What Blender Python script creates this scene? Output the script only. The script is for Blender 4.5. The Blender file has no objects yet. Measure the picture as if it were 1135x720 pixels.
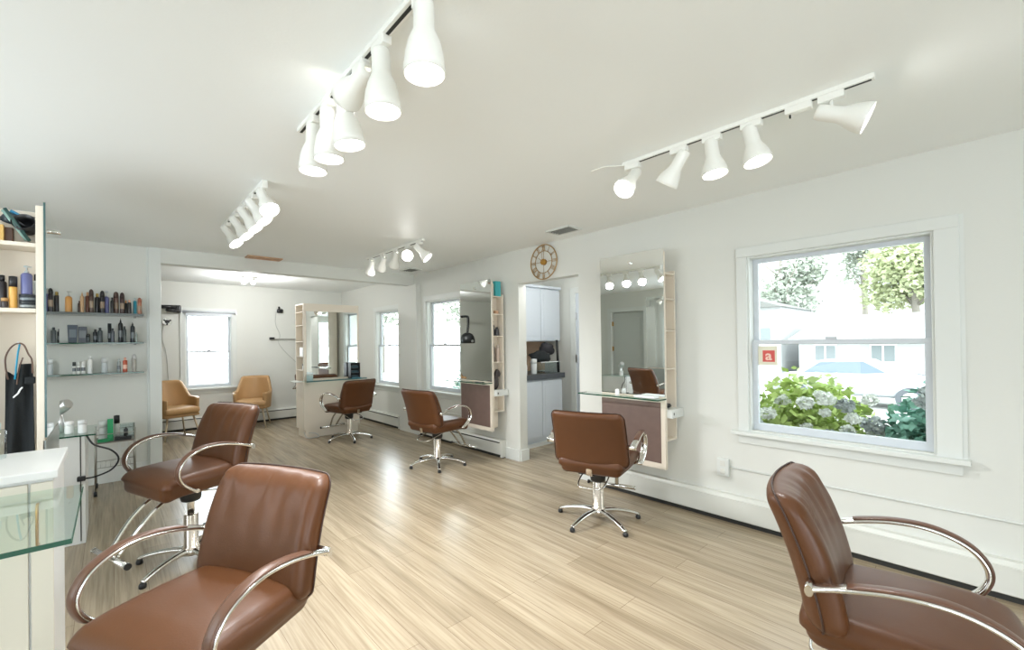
import bpy, bmesh, math, random
from mathutils import Vector, Matrix, noise
random.seed(7)
PI = math.pi
SC = bpy.context.scene
COL = SC.collection

# ------------------------------------------------------------------ camera
cd = bpy.data.cameras.new('camera'); cam = bpy.data.objects.new('camera', cd); COL.objects.link(cam)
R_ = Vector((0.7569427, -0.6533586, -0.0126601)); U_ = Vector((0.00620856, -0.01218226, 0.99990652)); F_ = Vector((0.65345175, 0.75695055, 0.00516486))
mw = Matrix.Identity(4)
for i in range(3):
    mw[i][0], mw[i][1], mw[i][2] = R_[i], U_[i], -F_[i]
mw[2][3] = 1.36
cam.matrix_world = mw
cd.sensor_fit = 'HORIZONTAL'; cd.sensor_width = 36; cd.lens = 481.48 / 1135 * 36
cd.shift_x = (567.5 - 540) / 1135; cd.shift_y = (377.52 - 360) / 1135
cd.clip_start = 0.03; cd.clip_end = 300
SC.camera = cam

# ------------------------------------------------------------------ world and exposure
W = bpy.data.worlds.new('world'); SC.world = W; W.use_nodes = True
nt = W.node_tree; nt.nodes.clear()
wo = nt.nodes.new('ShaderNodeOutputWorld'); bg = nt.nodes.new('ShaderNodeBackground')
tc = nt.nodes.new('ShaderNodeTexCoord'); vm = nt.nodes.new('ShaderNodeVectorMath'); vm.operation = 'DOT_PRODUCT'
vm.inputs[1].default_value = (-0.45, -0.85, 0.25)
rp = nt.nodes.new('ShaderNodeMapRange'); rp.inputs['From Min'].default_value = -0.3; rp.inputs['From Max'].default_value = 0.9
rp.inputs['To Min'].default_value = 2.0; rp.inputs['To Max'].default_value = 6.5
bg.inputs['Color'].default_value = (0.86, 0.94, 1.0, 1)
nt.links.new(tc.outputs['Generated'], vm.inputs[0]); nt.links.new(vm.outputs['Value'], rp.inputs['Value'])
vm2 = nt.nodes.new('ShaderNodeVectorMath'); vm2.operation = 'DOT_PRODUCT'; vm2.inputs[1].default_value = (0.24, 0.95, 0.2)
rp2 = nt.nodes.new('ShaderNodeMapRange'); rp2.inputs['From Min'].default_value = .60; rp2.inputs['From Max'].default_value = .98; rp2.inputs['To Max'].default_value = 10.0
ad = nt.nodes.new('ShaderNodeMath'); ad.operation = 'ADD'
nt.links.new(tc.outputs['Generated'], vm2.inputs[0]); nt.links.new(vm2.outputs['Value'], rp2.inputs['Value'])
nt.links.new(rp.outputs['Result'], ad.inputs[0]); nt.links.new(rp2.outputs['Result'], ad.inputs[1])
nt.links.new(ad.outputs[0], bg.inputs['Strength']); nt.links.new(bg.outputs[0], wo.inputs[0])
SC.view_settings.view_transform = 'Standard'; SC.view_settings.look = 'None'
SC.view_settings.gamma = 1.0; SC.view_settings.use_curve_mapping = False
SC.view_settings.exposure = 0.31
SC.cycles.use_denoising = True
SC.cycles.max_bounces = 10; SC.cycles.diffuse_bounces = 6; SC.cycles.glossy_bounces = 5; SC.cycles.transparent_max_bounces = 16
SC.cycles.sample_clamp_indirect = 6.0
LAMP_W = 6.0

# ------------------------------------------------------------------ materials
def srgb(*c):
    return tuple(((x / 255 / 12.92) if x / 255 <= .04045 else ((x / 255 + .055) / 1.055) ** 2.4) for x in c) + (1,)
MATS = {}
def mat(name, col, rough=.5, metal=0, bump=0, bscale=50, var=0, vscale=3, coat=0, emit=None, estr=0, alpha=1, spec=.5):
    if name in MATS: return MATS[name]
    m = bpy.data.materials.new(name); m.use_nodes = True; N = m.node_tree; b = N.nodes['Principled BSDF']
    b.inputs['Base Color'].default_value = col; b.inputs['Roughness'].default_value = rough; b.inputs['Metallic'].default_value = metal
    b.inputs['Coat Weight'].default_value = coat; b.inputs['Specular IOR Level'].default_value = spec
    t = N.nodes.new('ShaderNodeTexCoord')
    if var:
        n = N.nodes.new('ShaderNodeTexNoise'); n.inputs['Scale'].default_value = vscale; n.inputs['Detail'].default_value = 3
        mx = N.nodes.new('ShaderNodeMixRGB'); mx.blend_type = 'MULTIPLY'; mx.inputs[0].default_value = 1; mx.inputs[1].default_value = col
        cr = N.nodes.new('ShaderNodeMapRange'); cr.inputs['To Min'].default_value = 1 - var; cr.inputs['To Max'].default_value = 1 + var
        N.links.new(t.outputs['Object'], n.inputs['Vector']); N.links.new(n.outputs['Fac'], cr.inputs['Value'])
        N.links.new(cr.outputs['Result'], mx.inputs[2]); N.links.new(mx.outputs[0], b.inputs['Base Color'])
    if bump:
        n2 = N.nodes.new('ShaderNodeTexNoise'); n2.inputs['Scale'].default_value = bscale; n2.inputs['Detail'].default_value = 4
        bp = N.nodes.new('ShaderNodeBump'); bp.inputs['Strength'].default_value = bump; bp.inputs['Distance'].default_value = .01
        N.links.new(t.outputs['Object'], n2.inputs['Vector']); N.links.new(n2.outputs['Fac'], bp.inputs['Height']); N.links.new(bp.outputs[0], b.inputs['Normal'])
    if emit: b.inputs['Emission Color'].default_value = emit; b.inputs['Emission Strength'].default_value = estr
    MATS[name] = m; return m
def glass_mat(name, tint, glossy=.12, rough=0.0):
    if name in MATS: return MATS[name]
    m = bpy.data.materials.new(name); m.use_nodes = True; N = m.node_tree; N.nodes.clear()
    o = N.nodes.new('ShaderNodeOutputMaterial'); tr = N.nodes.new('ShaderNodeBsdfTransparent'); gl = N.nodes.new('ShaderNodeBsdfGlossy')
    fr = N.nodes.new('ShaderNodeFresnel'); fr.inputs['IOR'].default_value = 1.35 + glossy; mx = N.nodes.new('ShaderNodeMixShader')
    tr.inputs[0].default_value = tint; gl.inputs['Roughness'].default_value = rough
    ge = N.nodes.new('ShaderNodeNewGeometry'); mm = N.nodes.new('ShaderNodeMath'); mm.operation = 'SUBTRACT'; mm.inputs[0].default_value = 1; mu = N.nodes.new('ShaderNodeMath'); mu.operation = 'MULTIPLY'
    N.links.new(ge.outputs['Backfacing'], mm.inputs[1]); N.links.new(mm.outputs[0], mu.inputs[0]); N.links.new(fr.outputs[0], mu.inputs[1])
    N.links.new(mu.outputs[0], mx.inputs[0]); N.links.new(tr.outputs[0], mx.inputs[1]); N.links.new(gl.outputs[0], mx.inputs[2]); N.links.new(mx.outputs[0], o.inputs[0])
    MATS[name] = m; return m

WALL = mat('wall_paint', srgb(216, 217, 211), .6, bump=.05, bscale=120)
CEIL = mat('ceiling_paint', srgb(244, 247, 246), .55, bump=.05, bscale=90, spec=.4)
TRIM = mat('trim_paint', srgb(217, 220, 216), .4)
SASH = mat('sash_vinyl', srgb(204, 210, 216), .35)
HEAT = mat('heater_enamel', srgb(216, 217, 210), .4)
DARK = mat('dark_gap', srgb(45, 45, 42), .7)
CREAM = mat('cream_laminate', srgb(224, 214, 198), .45)
WHITE_LAM = mat('white_laminate', srgb(216, 217, 214), .35)
LEATHER = mat('brown_leather', srgb(86, 51, 25), .5, bump=.06, bscale=160, var=.12, vscale=9, spec=.25, coat=.25)
LEATHER.node_tree.nodes['Principled BSDF'].inputs['Coat Roughness'].default_value = .28
PIPING = mat('dark_piping', srgb(58, 36, 24), .5)
CHROME = mat('chrome', (.80, .79, .76, 1), .14, 1)
CHROME_WARM = mat('warm_chrome', (.72, .64, .56, 1), .2, 1)
BLACK = mat('black_plastic', srgb(24, 25, 27), .35)
BLACKC = mat('black_cloth', srgb(26, 30, 32), .9, bump=.3, bscale=60)
MIRROR = mat('mirror_silver', (.90, .93, .92, 1), .015, 1)
GLASS = glass_mat('window_glass', (.97, .985, .98, 1), .05)
SHELFG = glass_mat('shelf_glass', (.90, .965, .94, 1), .15)
EDGE = mat('glass_edge_green', srgb(10, 74, 54), .15)
SMOKE = mat('smoked_glass', srgb(112, 120, 116), .15)
LAMPW = mat('lamp_white', srgb(238, 238, 232), .35)
GREY = mat('panel_taupe', srgb(112, 92, 84), .55, var=.15, vscale=14)
GOLD = mat('brass', srgb(190, 150, 90), .3, 1)
CLOCKM = mat('clock_bronze', srgb(176, 144, 96), .4, .6)
TAN = mat('tan_leather', srgb(176, 138, 92), .5, bump=.1, bscale=120, var=.06, vscale=8)
BULB = mat('lamp_bulb', (1, 1, 1, 1), .5, emit=(1, .98, .94, 1), estr=14)
SCONCEM = mat('sconce_glass', (1, 1, 1, 1), .5, emit=(1, .97, .9, 1), estr=5)
COUNTER = mat('dark_counter', srgb(74, 78, 82), .3, var=.2, vscale=60)
KCAB = mat('kitchen_white', srgb(206, 213, 220), .4)
TILE = mat('tan_backsplash', srgb(200, 168, 140), .4, var=.1, vscale=20)
SILVER = mat('brushed_silver', (.7, .7, .7, 1), .3, 1)
CLEAR = glass_mat('clear_plastic', (.88, .92, .92, 1), .25, .08)

def floor_material():
    m = bpy.data.materials.new('oak_planks'); m.use_nodes = True; N = m.node_tree; L = N.links; b = N.nodes['Principled BSDF']
    t = N.nodes.new('ShaderNodeTexCoord'); mp = N.nodes.new('ShaderNodeMapping'); mp.inputs['Rotation'].default_value = (0, 0, PI / 2)
    L.new(t.outputs['Object'], mp.inputs['Vector'])
    br = N.nodes.new('ShaderNodeTexBrick'); br.inputs['Scale'].default_value = 1; br.inputs['Brick Width'].default_value = 1.25; br.inputs['Row Height'].default_value = .15
    br.inputs['Mortar Size'].default_value = .0012; br.inputs['Mortar Smooth'].default_value = .2; br.offset = .37; br.inputs['Bias'].default_value = 0
    br.inputs['Color1'].default_value = srgb(184, 170, 145); br.inputs['Color2'].default_value = srgb(168, 154, 130); br.inputs['Mortar'].default_value = srgb(130, 112, 90)
    L.new(mp.outputs[0], br.inputs['Vector'])
    mp2 = N.nodes.new('ShaderNodeMapping'); mp2.inputs['Scale'].default_value = (9, .55, 1); L.new(t.outputs['Object'], mp2.inputs['Vector'])
    n = N.nodes.new('ShaderNodeTexNoise'); n.inputs['Scale'].default_value = 1.6; n.inputs['Detail'].default_value = 6; n.inputs['Roughness'].default_value = .6; n.inputs['Distortion'].default_value = .4
    L.new(mp2.outputs[0], n.inputs['Vector'])
    cr = N.nodes.new('ShaderNodeValToRGB'); cr.color_ramp.elements[0].position = .3; cr.color_ramp.elements[1].position = .7
    cr.color_ramp.elements[0].color = srgb(206, 200, 194); cr.color_ramp.elements[1].color = (1, 1, 1, 1); L.new(n.outputs['Fac'], cr.inputs[0])
    mp3 = N.nodes.new('ShaderNodeMapping'); mp3.inputs['Scale'].default_value = (40, 1.2, 1); L.new(t.outputs['Object'], mp3.inputs['Vector'])
    n3 = N.nodes.new('ShaderNodeTexNoise'); n3.inputs['Scale'].default_value = 2; n3.inputs['Detail'].default_value = 5; L.new(mp3.outputs[0], n3.inputs['Vector'])
    cr3 = N.nodes.new('ShaderNodeValToRGB'); cr3.color_ramp.elements[0].position = .35; cr3.color_ramp.elements[1].position = .6
    cr3.color_ramp.elements[0].color = srgb(232, 229, 225); cr3.color_ramp.elements[1].color = (1, 1, 1, 1); L.new(n3.outputs['Fac'], cr3.inputs[0])
    m1 = N.nodes.new('ShaderNodeMixRGB'); m1.blend_type = 'MULTIPLY'; m1.inputs[0].default_value = 1; L.new(br.outputs['Color'], m1.inputs[1]); L.new(cr.outputs[0], m1.inputs[2])
    m2 = N.nodes.new('ShaderNodeMixRGB'); m2.blend_type = 'MULTIPLY'; m2.inputs[0].default_value = 1; L.new(m1.outputs[0], m2.inputs[1]); L.new(cr3.outputs[0], m2.inputs[2])
    L.new(m2.outputs[0], b.inputs['Base Color']); b.inputs['Roughness'].default_value = .27; b.inputs['Specular IOR Level'].default_value = .6
    bp = N.nodes.new('ShaderNodeBump'); bp.inputs['Strength'].default_value = .12; bp.inputs['Distance'].default_value = .004
    L.new(n3.outputs['Fac'], bp.inputs['Height']); L.new(bp.outputs[0], b.inputs['Normal'])
    return m
FLOOR = floor_material()

# ------------------------------------------------------------------ helpers
def smooth(bm, on=True):
    for f in bm.faces: f.smooth = on
def link(name, bm, m, parent=None, loc=None):
    bmesh.ops.recalc_face_normals(bm, faces=bm.faces)
    me = bpy.data.meshes.new(name); bm.to_mesh(me); bm.free()
    if m: me.materials.append(m)
    o = bpy.data.objects.new(name, me); COL.objects.link(o)
    if parent: o.parent = parent
    if loc: o.location = loc
    return o
def tag(o, label, cat, group=None):
    o['label'] = label; o['category'] = cat
    if group: o['group'] = group
    return o
def thing(name, label, cat, loc=(0, 0, 0), rz=0, group=None):
    o = bpy.data.objects.new(name, None); COL.objects.link(o); o.location = loc; o.rotation_euler = (0, 0, rz); o.empty_display_size = .05
    return tag(o, label, cat, group)
def struct(o): o['kind'] = 'structure'; return o
def dup(root, loc, rz, label, group=None, scale=None):
    r = root.copy(); COL.objects.link(r); r.location = loc; r.rotation_euler = (0, 0, rz); r['label'] = label
    if group: r['group'] = group
    if scale: r.scale = scale
    for ch in list(root.children):
        c = ch.copy(); COL.objects.link(c); c.parent = r
        for g in list(ch.children):
            d = g.copy(); COL.objects.link(d); d.parent = c
    return r
def BM(): return bmesh.new()
def box(bm, x0, x1, y0, y1, z0, z1, bev=0):
    x0, x1 = min(x0, x1), max(x0, x1); y0, y1 = min(y0, y1), max(y0, y1); z0, z1 = min(z0, z1), max(z0, z1)
    r = bmesh.ops.create_cube(bm, size=1); vs = r['verts']
    for v in vs: v.co = Vector(((x0 + x1) / 2 + v.co.x * (x1 - x0), (y0 + y1) / 2 + v.co.y * (y1 - y0), (z0 + z1) / 2 + v.co.z * (z1 - z0)))
    if bev:
        es = list({e for v in vs for e in v.link_edges})
        bmesh.ops.bevel(bm, geom=es, offset=bev, segments=2, affect='EDGES', profile=.5)
    return bm
def B(name, m, dims, parent=None, bev=0):
    bm = BM(); L = dims if isinstance(dims[0], (list, tuple)) else [dims]
    for i, d in enumerate(L):
        e = .00018 * i; d = (min(d[0], d[1]) - e, max(d[0], d[1]) + e, min(d[2], d[3]) - e, max(d[2], d[3]) + e, min(d[4], d[5]) - e, max(d[4], d[5]) + e); box(bm, *d, bev=bev)
    return link(name, bm, m, parent)
def frames(pts, closed=False):
    n = len(pts); T = []
    for i in range(n):
        a = pts[(i - 1) % n] if (closed or i > 0) else pts[i]; b = pts[(i + 1) % n] if (closed or i < n - 1) else pts[i]
        T.append((b - a).normalized())
    up = Vector((0, 0, 1)) if abs(T[0].z) < .9 else Vector((1, 0, 0))
    N = [(up - T[0] * up.dot(T[0])).normalized()]
    for i in range(1, n):
        v = N[-1] - T[i] * N[-1].dot(T[i]); N.append(v.normalized())
    return T, N
def tube(bm, pts, r, seg=10, closed=False, ry=None, upvec=None, caps=True):
    pts = [Vector(p) for p in pts]; T, N = frames(pts, closed); rings = []
    for i, p in enumerate(pts):
        rr = r[i] if isinstance(r, (list, tuple)) else r; r2 = (ry[i] if isinstance(ry, (list, tuple)) else ry) if ry else rr
        n = N[i]
        if upvec: n = Vector(upvec) - T[i] * Vector(upvec).dot(T[i]); n.normalize()
        b = T[i].cross(n)
        rings.append([bm.verts.new(p + n * (math.cos(a) * rr) + b * (math.sin(a) * r2)) for a in [2 * PI * k / seg for k in range(seg)]])
    m = len(rings)
    for i in range(m if closed else m - 1):
        A, C = rings[i], rings[(i + 1) % m]
        for k in range(seg):
            f = bm.faces.new((A[k], A[(k + 1) % seg], C[(k + 1) % seg], C[k])); f.smooth = True
    if caps and not closed:
        bm.faces.new(rings[0][::-1]); bm.faces.new(rings[-1])
    return bm
def spline(P, n=8, closed=False):
    P = [Vector(p) for p in P]; out = []; m = len(P)
    rng = range(m) if closed else range(m - 1)
    for i in rng:
        p0 = P[(i - 1) % m] if (closed or i > 0) else P[0]; p1 = P[i]; p2 = P[(i + 1) % m]; p3 = P[(i + 2) % m] if (closed or i < m - 2) else P[-1]
        for k in range(n):
            t = k / n
            out.append(.5 * ((2 * p1) + (-p0 + p2) * t + (2 * p0 - 5 * p1 + 4 * p2 - p3) * t * t + (-p0 + 3 * p1 - 3 * p2 + p3) * t ** 3))
    if not closed: out.append(P[-1])
    return out
def lathe(bm, prof, seg=20, M=None, cap=True):
    M = M or Matrix.Identity(4); rings = []
    for r, z in prof:
        rings.append([bm.verts.new(M @ Vector((math.cos(2 * PI * k / seg) * r, math.sin(2 * PI * k / seg) * r, z))) for k in range(seg)])
    for A, C in zip(rings, rings[1:]):
        for k in range(seg):
            f = bm.faces.new((A[k], A[(k + 1) % seg], C[(k + 1) % seg], C[k])); f.smooth = True
    if cap:
        if prof[0][0] > 1e-4: bm.faces.new(rings[0][::-1])
        if prof[-1][0] > 1e-4: bm.faces.new(rings[-1])
    return bm
def cushion(bm, hx, hy, hz, r, n=(20, 20, 20), fn=None):
    vs = {}; h = (hx, hy, hz)
    def V(i, j, k):
        key = (i, j, k)
        if key not in vs:
            def q(a, m):            # finer near the ends
                t = 2 * a / m - 1
                return math.sin(t * PI / 2) * .45 + t * .55
            p = Vector((q(i, n[0]) * hx, q(j, n[1]) * hy, q(k, n[2]) * hz))
            inn = Vector([max(-(h[c] - r), min(h[c] - r, p[c])) for c in range(3)]); d = p - inn
            if d.length > 1e-9: p = inn + d.normalized() * r
            if fn: p = fn(p)
            vs[key] = bm.verts.new(p)
        return vs[key]
    a, b, c = n
    def face(*q):
        f = bm.faces.new(q); f.smooth = True
    for j in range(b):
        for k in range(c):
            for i in (0, a): face(V(i, j, k), V(i, j + 1, k), V(i, j + 1, k + 1), V(i, j, k + 1))
    for i in range(a):
        for k in range(c):
            for j in (0, b): face(V(i, j, k), V(i + 1, j, k), V(i + 1, j, k + 1), V(i, j, k + 1))
    for i in range(a):
        for j in range(b):
            for k in (0, c): face(V(i, j, k), V(i + 1, j, k), V(i + 1, j + 1, k), V(i, j + 1, k))
    return bm
def axis_matrix(p, d):
    d = Vector(d).normalized(); q = d.to_track_quat('Z', 'Y'); return Matrix.Translation(Vector(p)) @ q.to_matrix().to_4x4()
def wall_with_holes(name, m, axis, t0, t1, a0, a1, z0, z1, holes):
    """slab normal to axis from t0 to t1, spanning a0..a1; holes = (a0,a1,z0,z1)"""
    bm = BM(); As = sorted({a0, a1, *[h[0] for h in holes], *[h[1] for h in holes]}); Zs = sorted({z0, z1, *[h[2] for h in holes], *[h[3] for h in holes]})
    for i in range(len(As) - 1):
        zrun = None
        for k in range(len(Zs) - 1):
            ca, cz = (As[i] + As[i + 1]) / 2, (Zs[k] + Zs[k + 1]) / 2
            if any(h[0] < ca < h[1] and h[2] < cz < h[3] for h in holes): continue
            if axis == 'x': box(bm, t0, t1, As[i], As[i + 1], Zs[k], Zs[k + 1])
            else: box(bm, As[i], As[i + 1], t0, t1, Zs[k], Zs[k + 1])
    bmesh.ops.remove_doubles(bm, verts=bm.verts, dist=1e-5)
    # drop interior faces (doubled)
    seen = {}
    for f in bm.faces: seen.setdefault(tuple(sorted(v.index for v in f.verts)), []).append(f)
    bm.verts.index_update(); seen = {}
    for f in bm.faces: seen.setdefault(tuple(sorted(v.index for v in f.verts)), []).append(f)
    kill = [f for L in seen.values() if len(L) > 1 for f in L]
    if kill: bmesh.ops.delete(bm, geom=kill, context='FACES')
    return struct(link(name, bm, m))

# ------------------------------------------------------------------ room shell
XR, HC = 3.53, 2.42
XL, YB, YF, YS = -1.8, -3.0, 8.6, 5.85
W1 = (0.205, 1.16, .70, 1.965); W2 = (4.63, 5.455, .69, 1.985); W3 = (6.28, 7.085, .68, 1.935); DOORWAY = (2.683, 3.53, 0, 2.036)
struct(B('floor', FLOOR, (XL - .12, 5.0, YB - .12, YF + .12, -.1, 0)))
struct(B('ceiling', CEIL, (XL - .12, 5.07, YB - .12, YF + .12, HC, HC + .1)))
wall_with_holes('wall_right', WALL, 'x', XR, XR + .12, YB, YF, 0, HC, [W1, W2, W3, DOORWAY])
W4 = (.905, 1.57, .68, 1.925)
wall_with_holes('wall_far', WALL, 'y', YF, YF + .12, XL, XR + .12, 0, HC, [W4])
wall_with_holes('wall_rear', WALL, 'y', YB - .12, YB, XL, XR + .12, 0, HC, [(-1.5, .9, .3, 2.25)])
DL = (4.72, 5.5, 0, 2.0)
wall_with_holes('wall_left', WALL, 'x', XL - .12, XL, YB, YF, 0, HC, [DL, (-2.4, -.6, .5, 2.15), (1.3, 3.5, .5, 2.15)])
struct(B('wall_shelves', WALL, (XL, .30, YS, YS + .12, 0, HC)))
struct(B('beam', WALL, (.40, XR, 5.80, 5.95, 2.262, HC)))
struct(B('trim_1', TRIM, [(.295, .40, 5.795, 5.985, 0, HC - .0), (.278, .30, 5.83, 5.99, 0, HC)], bev=.004))
struct(B('trim_2', WALL, [(XR - .075, XR, 5.62, 6.16, 0, HC - .16)], bev=.004))
# nook behind the doorway
struct(B('wall_nook_back', WALL, (XR + .12, 5.07, 4.42, 4.54, 0, HC)))
struct(B('wall_nook_side', WALL, (4.95, 5.07, 1.9, 4.42, 0, HC)))
struct(B('wall_nook_front', WALL, (XR + .12, 4.95, 1.9, 2.02, 0, HC)))
# baseboards
struct(B('baseboard_left', TRIM, (-.9, .278, YS - .018, YS, 0, .16), bev=.003))
struct(B('baseboard_doorway', TRIM, [(XR - .018, XR, DOORWAY[1] + 0, 3.76, 0, .13), (XR, XR + .13, DOORWAY[1] - .016, DOORWAY[1], 0, .13), (XR - .018, XR, 2.52, DOORWAY[0], 0, .13)], bev=.003))

def heater(name, axis, wallpos, a0, a1, sgn):
    """baseboard radiator cover: back at wall, front 7 cm out"""
    prof = [(0, .205), (.045, .205), (.068, .178), (.07, .17), (.07, .04), (.062, .034), (.0, .034)]
    bm = BM()
    def P(d, z, a): return Vector((wallpos + sgn * d, a, z)) if axis == 'x' else Vector((a, wallpos + sgn * d, z))
    A = [bm.verts.new(P(d, z, a0)) for d, z in prof]; C = [bm.verts.new(P(d, z, a1)) for d, z in prof]
    n = len(prof)
    for i in range(n - 1): bm.faces.new((A[i], A[i + 1], C[i + 1], C[i]))
    bm.faces.new(A); bm.faces.new(C)
    o = struct(link(name, bm, HEAT))
    def seg(nm, d0, d1, z0, z1, m, b0=a0, b1=a1):
        dims = (wallpos + sgn * d0, wallpos + sgn * d1, b0, b1, z0, z1) if axis == 'x' else (b0, b1, wallpos + sgn * d0, wallpos + sgn * d1, z0, z1)
        return B(nm, m, dims, o)
    seg('shade_strip', .0, .05, .0, .034, DARK)  # dark strip stands in for the shade beneath the raised cover
    seg('damper', .052, .0725, .172, .184, DARK if name != 'trim_heater_near' else HEAT, a0 + .03, a1 - .03)
    for e in (a0, a1): seg('end_cap', 0, .075, .01, .21, HEAT, e - .012, e + .012)
    return o
heater('trim_heater_near', 'x', XR, YB + .05, 2.50, -1)
heater('trim_heater_middle', 'x', XR, 3.78, 5.60, -1)
heater('trim_heater_back', 'x', XR, 6.20, 8.50, -1)
heater('trim_heater_far', 'y', YF, .2, 3.40, -1)
bm = BM(); tube(bm, [(XR - .006, 1.30, .40), (XR - .006, -2.9, .393)], .007, 6); struct(link('trim_conduit', bm, TRIM))
bm = BM(); tube(bm, [(XR - .006, 5.6, .40), (XR - .006, 4.4, .40)], .007, 6); struct(link('trim_conduit_back', bm, TRIM))

# ------------------------------------------------------------------ windows
def window(name, axis, wp, a0, a1, z0, z1, zm, out, cas=.075, cas_hi=None, sill_ext=.13, blind=False):
    """double-hung window set in a wall whose room face is at wp; out = outward sign"""
    def D(d0, d1, b0, b1, c0, c1):
        return (wp + out * d0, wp + out * d1, b0, b1, c0, c1) if axis == 'x' else (b0, b1, wp + out * d0, wp + out * d1, c0, c1)
    ch = cas_hi if cas_hi else cas
    root = struct(B(name, TRIM, [D(-.018, 0, a0 - ch, a0, z0 - .02, z1 + cas), D(-.018, 0, a1, a1 + cas, z0 - .02, z1 + cas), D(-.022, 0, a0 - ch, a1 + cas, z1, z1 + cas),
                                 D(0, .12, a0, a0 + .012, z0, z1), D(0, .12, a1 - .012, a1, z0, z1), D(0, .12, a0, a1, z1 - .012, z1)], bev=.003))
    B('window_sill', TRIM, [D(-.06, .05, a0 - ch - .03, a1 + cas + .04, z0 - .035, z0 - .008), D(-.016, 0, a0 - ch, a1 + cas, z0 - .10, z0 - .035)], root, bev=.003)
    f = .034
    for nm, c0, c1, d in (('lower_sash', z0, zm + .012, .045), ('upper_sash', zm - .02, z1 - .012, .08)):
        s = B(nm, SASH, [D(d, d + .032, a0 + .012, a0 + .012 + f, c0, c1), D(d, d + .032, a1 - .012 - f, a1 - .012, c0, c1),
                         D(d, d + .032, a0 + .012, a1 - .012, c0, c0 + (.05 if nm[0] == 'l' else .03)), D(d, d + .032, a0 + .012, a1 - .012, c1 - .03, c1)], root, bev=.003)
        B('glass', GLASS, D(d + .013, d + .017, a0 + .04, a1 - .04, c0 + .03, c1 - .02), s)
    B('sash_lock', SASH, D(.03, .05, (a0 + a1) / 2 - .03, (a0 + a1) / 2 + .03, zm + .012, zm + .03), root, bev=.004)
    # lights through the opening are sampled here
    return root
w1 = window('window_1', 'x', XR, *W1, 1.345, 1, cas=.07, cas_hi=.10)
window('window_2', 'x', XR, *W2, 1.34, 1)
window('window_3', 'x', XR, *W3, 1.34, 1)
w4 = window('window_4', 'y', YF, *W4, 1.28, 1)
B('trim_panel', TRIM, (XR - .010, XR, .088, .106, .665, 2.034), w1)
# roller blind at the top of the far window
bl = thing('roller_blind', 'rolled up white blind on the far room window', 'blind', (1.237, YF - .05, 1.935))
bm = BM(); tube(bm, [(-.38, 0, 0), (.38, 0, 0)], .02, 12); link('roller', bm, SASH, bl)
B('blind_hem', SASH, (-.33, .33, -.004, .004, -.075, -.015), bl)
for s in (-.39, .39): B('bracket', SILVER, (s - .008, s + .008, -.022, .045, -.025, .025), bl)

def portal(loc, rot, sx, sy):
    l = bpy.data.lights.new('window_daylight', 'AREA'); l.shape = 'RECTANGLE'; l.size = sx; l.size_y = sy; l.cycles.is_portal = True
    o = bpy.data.objects.new('window_daylight', l); COL.objects.link(o); o.location = loc; o.rotation_euler = rot
for w in (W1, W2, W3): portal((XR + .11, (w[0] + w[1]) / 2, (w[2] + w[3]) / 2), (0, PI / 2, 0), w[3] - w[2], w[1] - w[0])
portal(((W4[0] + W4[1]) / 2, YF + .11, (W4[2] + W4[3]) / 2), (-PI / 2, 0, 0), W4[1] - W4[0], W4[3] - W4[2])
portal((-.3, YB - .06, 1.275), (PI / 2, 0, 0), 2.4, 1.95)  # this portal and the next two serve the added fill windows
portal((XL - .06, -1.5, 1.325), (0, -PI / 2, 0), 1.65, 1.8)
portal((XL - .06, 2.4, 1.325), (0, -PI / 2, 0), 1.65, 2.2)
struct(B('window_6', TRIM, [(XL - .1, XL, a, b, .5, .56) for a, b in ((-2.4, -.6), (1.3, 3.5))] + [(XL - .1, XL, a, a + .05, .5, 2.15) for a in (-2.4, -.65, 1.3, 2.375, 3.45)]))  # unseen left-wall windows, added to bring fill daylight into the left side
for i, (a, b) in enumerate(((-1.5, .9),)):
    w = struct(B('window_%d' % (5 + i), TRIM, [(a, a + .06, YB - .1, YB, .3, 2.25), (b - .06, b, YB - .1, YB, .3, 2.25), (a, b, YB - .1, YB, .3, .36), (a, b, YB - .1, YB, 2.19, 2.25), ((a + b) / 2 - .025, (a + b) / 2 + .025, YB - .1, YB, .56, 2.09)]))  # unseen rear window, added behind the camera for flat fill daylight

# door in the left wall, seen in the mirrors
d1 = struct(B('door_1', TRIM, [(XL - .02, XL + .02, DL[0] - .09, DL[0], 0, 2.09), (XL - .02, XL + .02, DL[1], DL[1] + .09, 0, 2.09), (XL - .02, XL + .02, DL[0], DL[1], 2.0, 2.09)], bev=.003))
DOORM = mat('door_grey', srgb(196, 200, 196), .45)
B('door_leaf', DOORM, [(XL - .10, XL - .06, DL[0] + .005, DL[1] - .005, .01, 1.985)], d1)
B('door_panel', DOORM, [(XL - .06, XL - .052, DL[0] + .12, DL[1] - .12, 1.05, 1.85), (XL - .06, XL - .052, DL[0] + .12, DL[1] - .12, .2, .9)], d1, bev=.003)
for z in (.3, 1.2, 1.75): B('hinge', GOLD, (XL - .062, XL - .02, DL[1] - .02, DL[1] - .002, z - .05, z + .05), d1)
struct(B('wall_hall', WALL, (XL - .30, XL - .12, DL[0] - .2, DL[1] + .2, 0, HC)))

# nook door
dn = struct(B('door_2', TRIM, [(4.915, 4.955, 3.80, 3.89, 0, 2.12), (4.915, 4.955, 2.9, 2.99, 0, 2.12), (4.915, 4.955, 2.9, 3.89, 2.04, 2.12)], bev=.004))
B('door_leaf', KCAB, (4.925, 4.945, 2.99, 3.80, .01, 2.04), dn)
for z in (.3, 1.13, 1.72): B('hinge', SILVER, (4.912, 4.93, 3.775, 3.80, z - .05, z + .05), dn)

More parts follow.
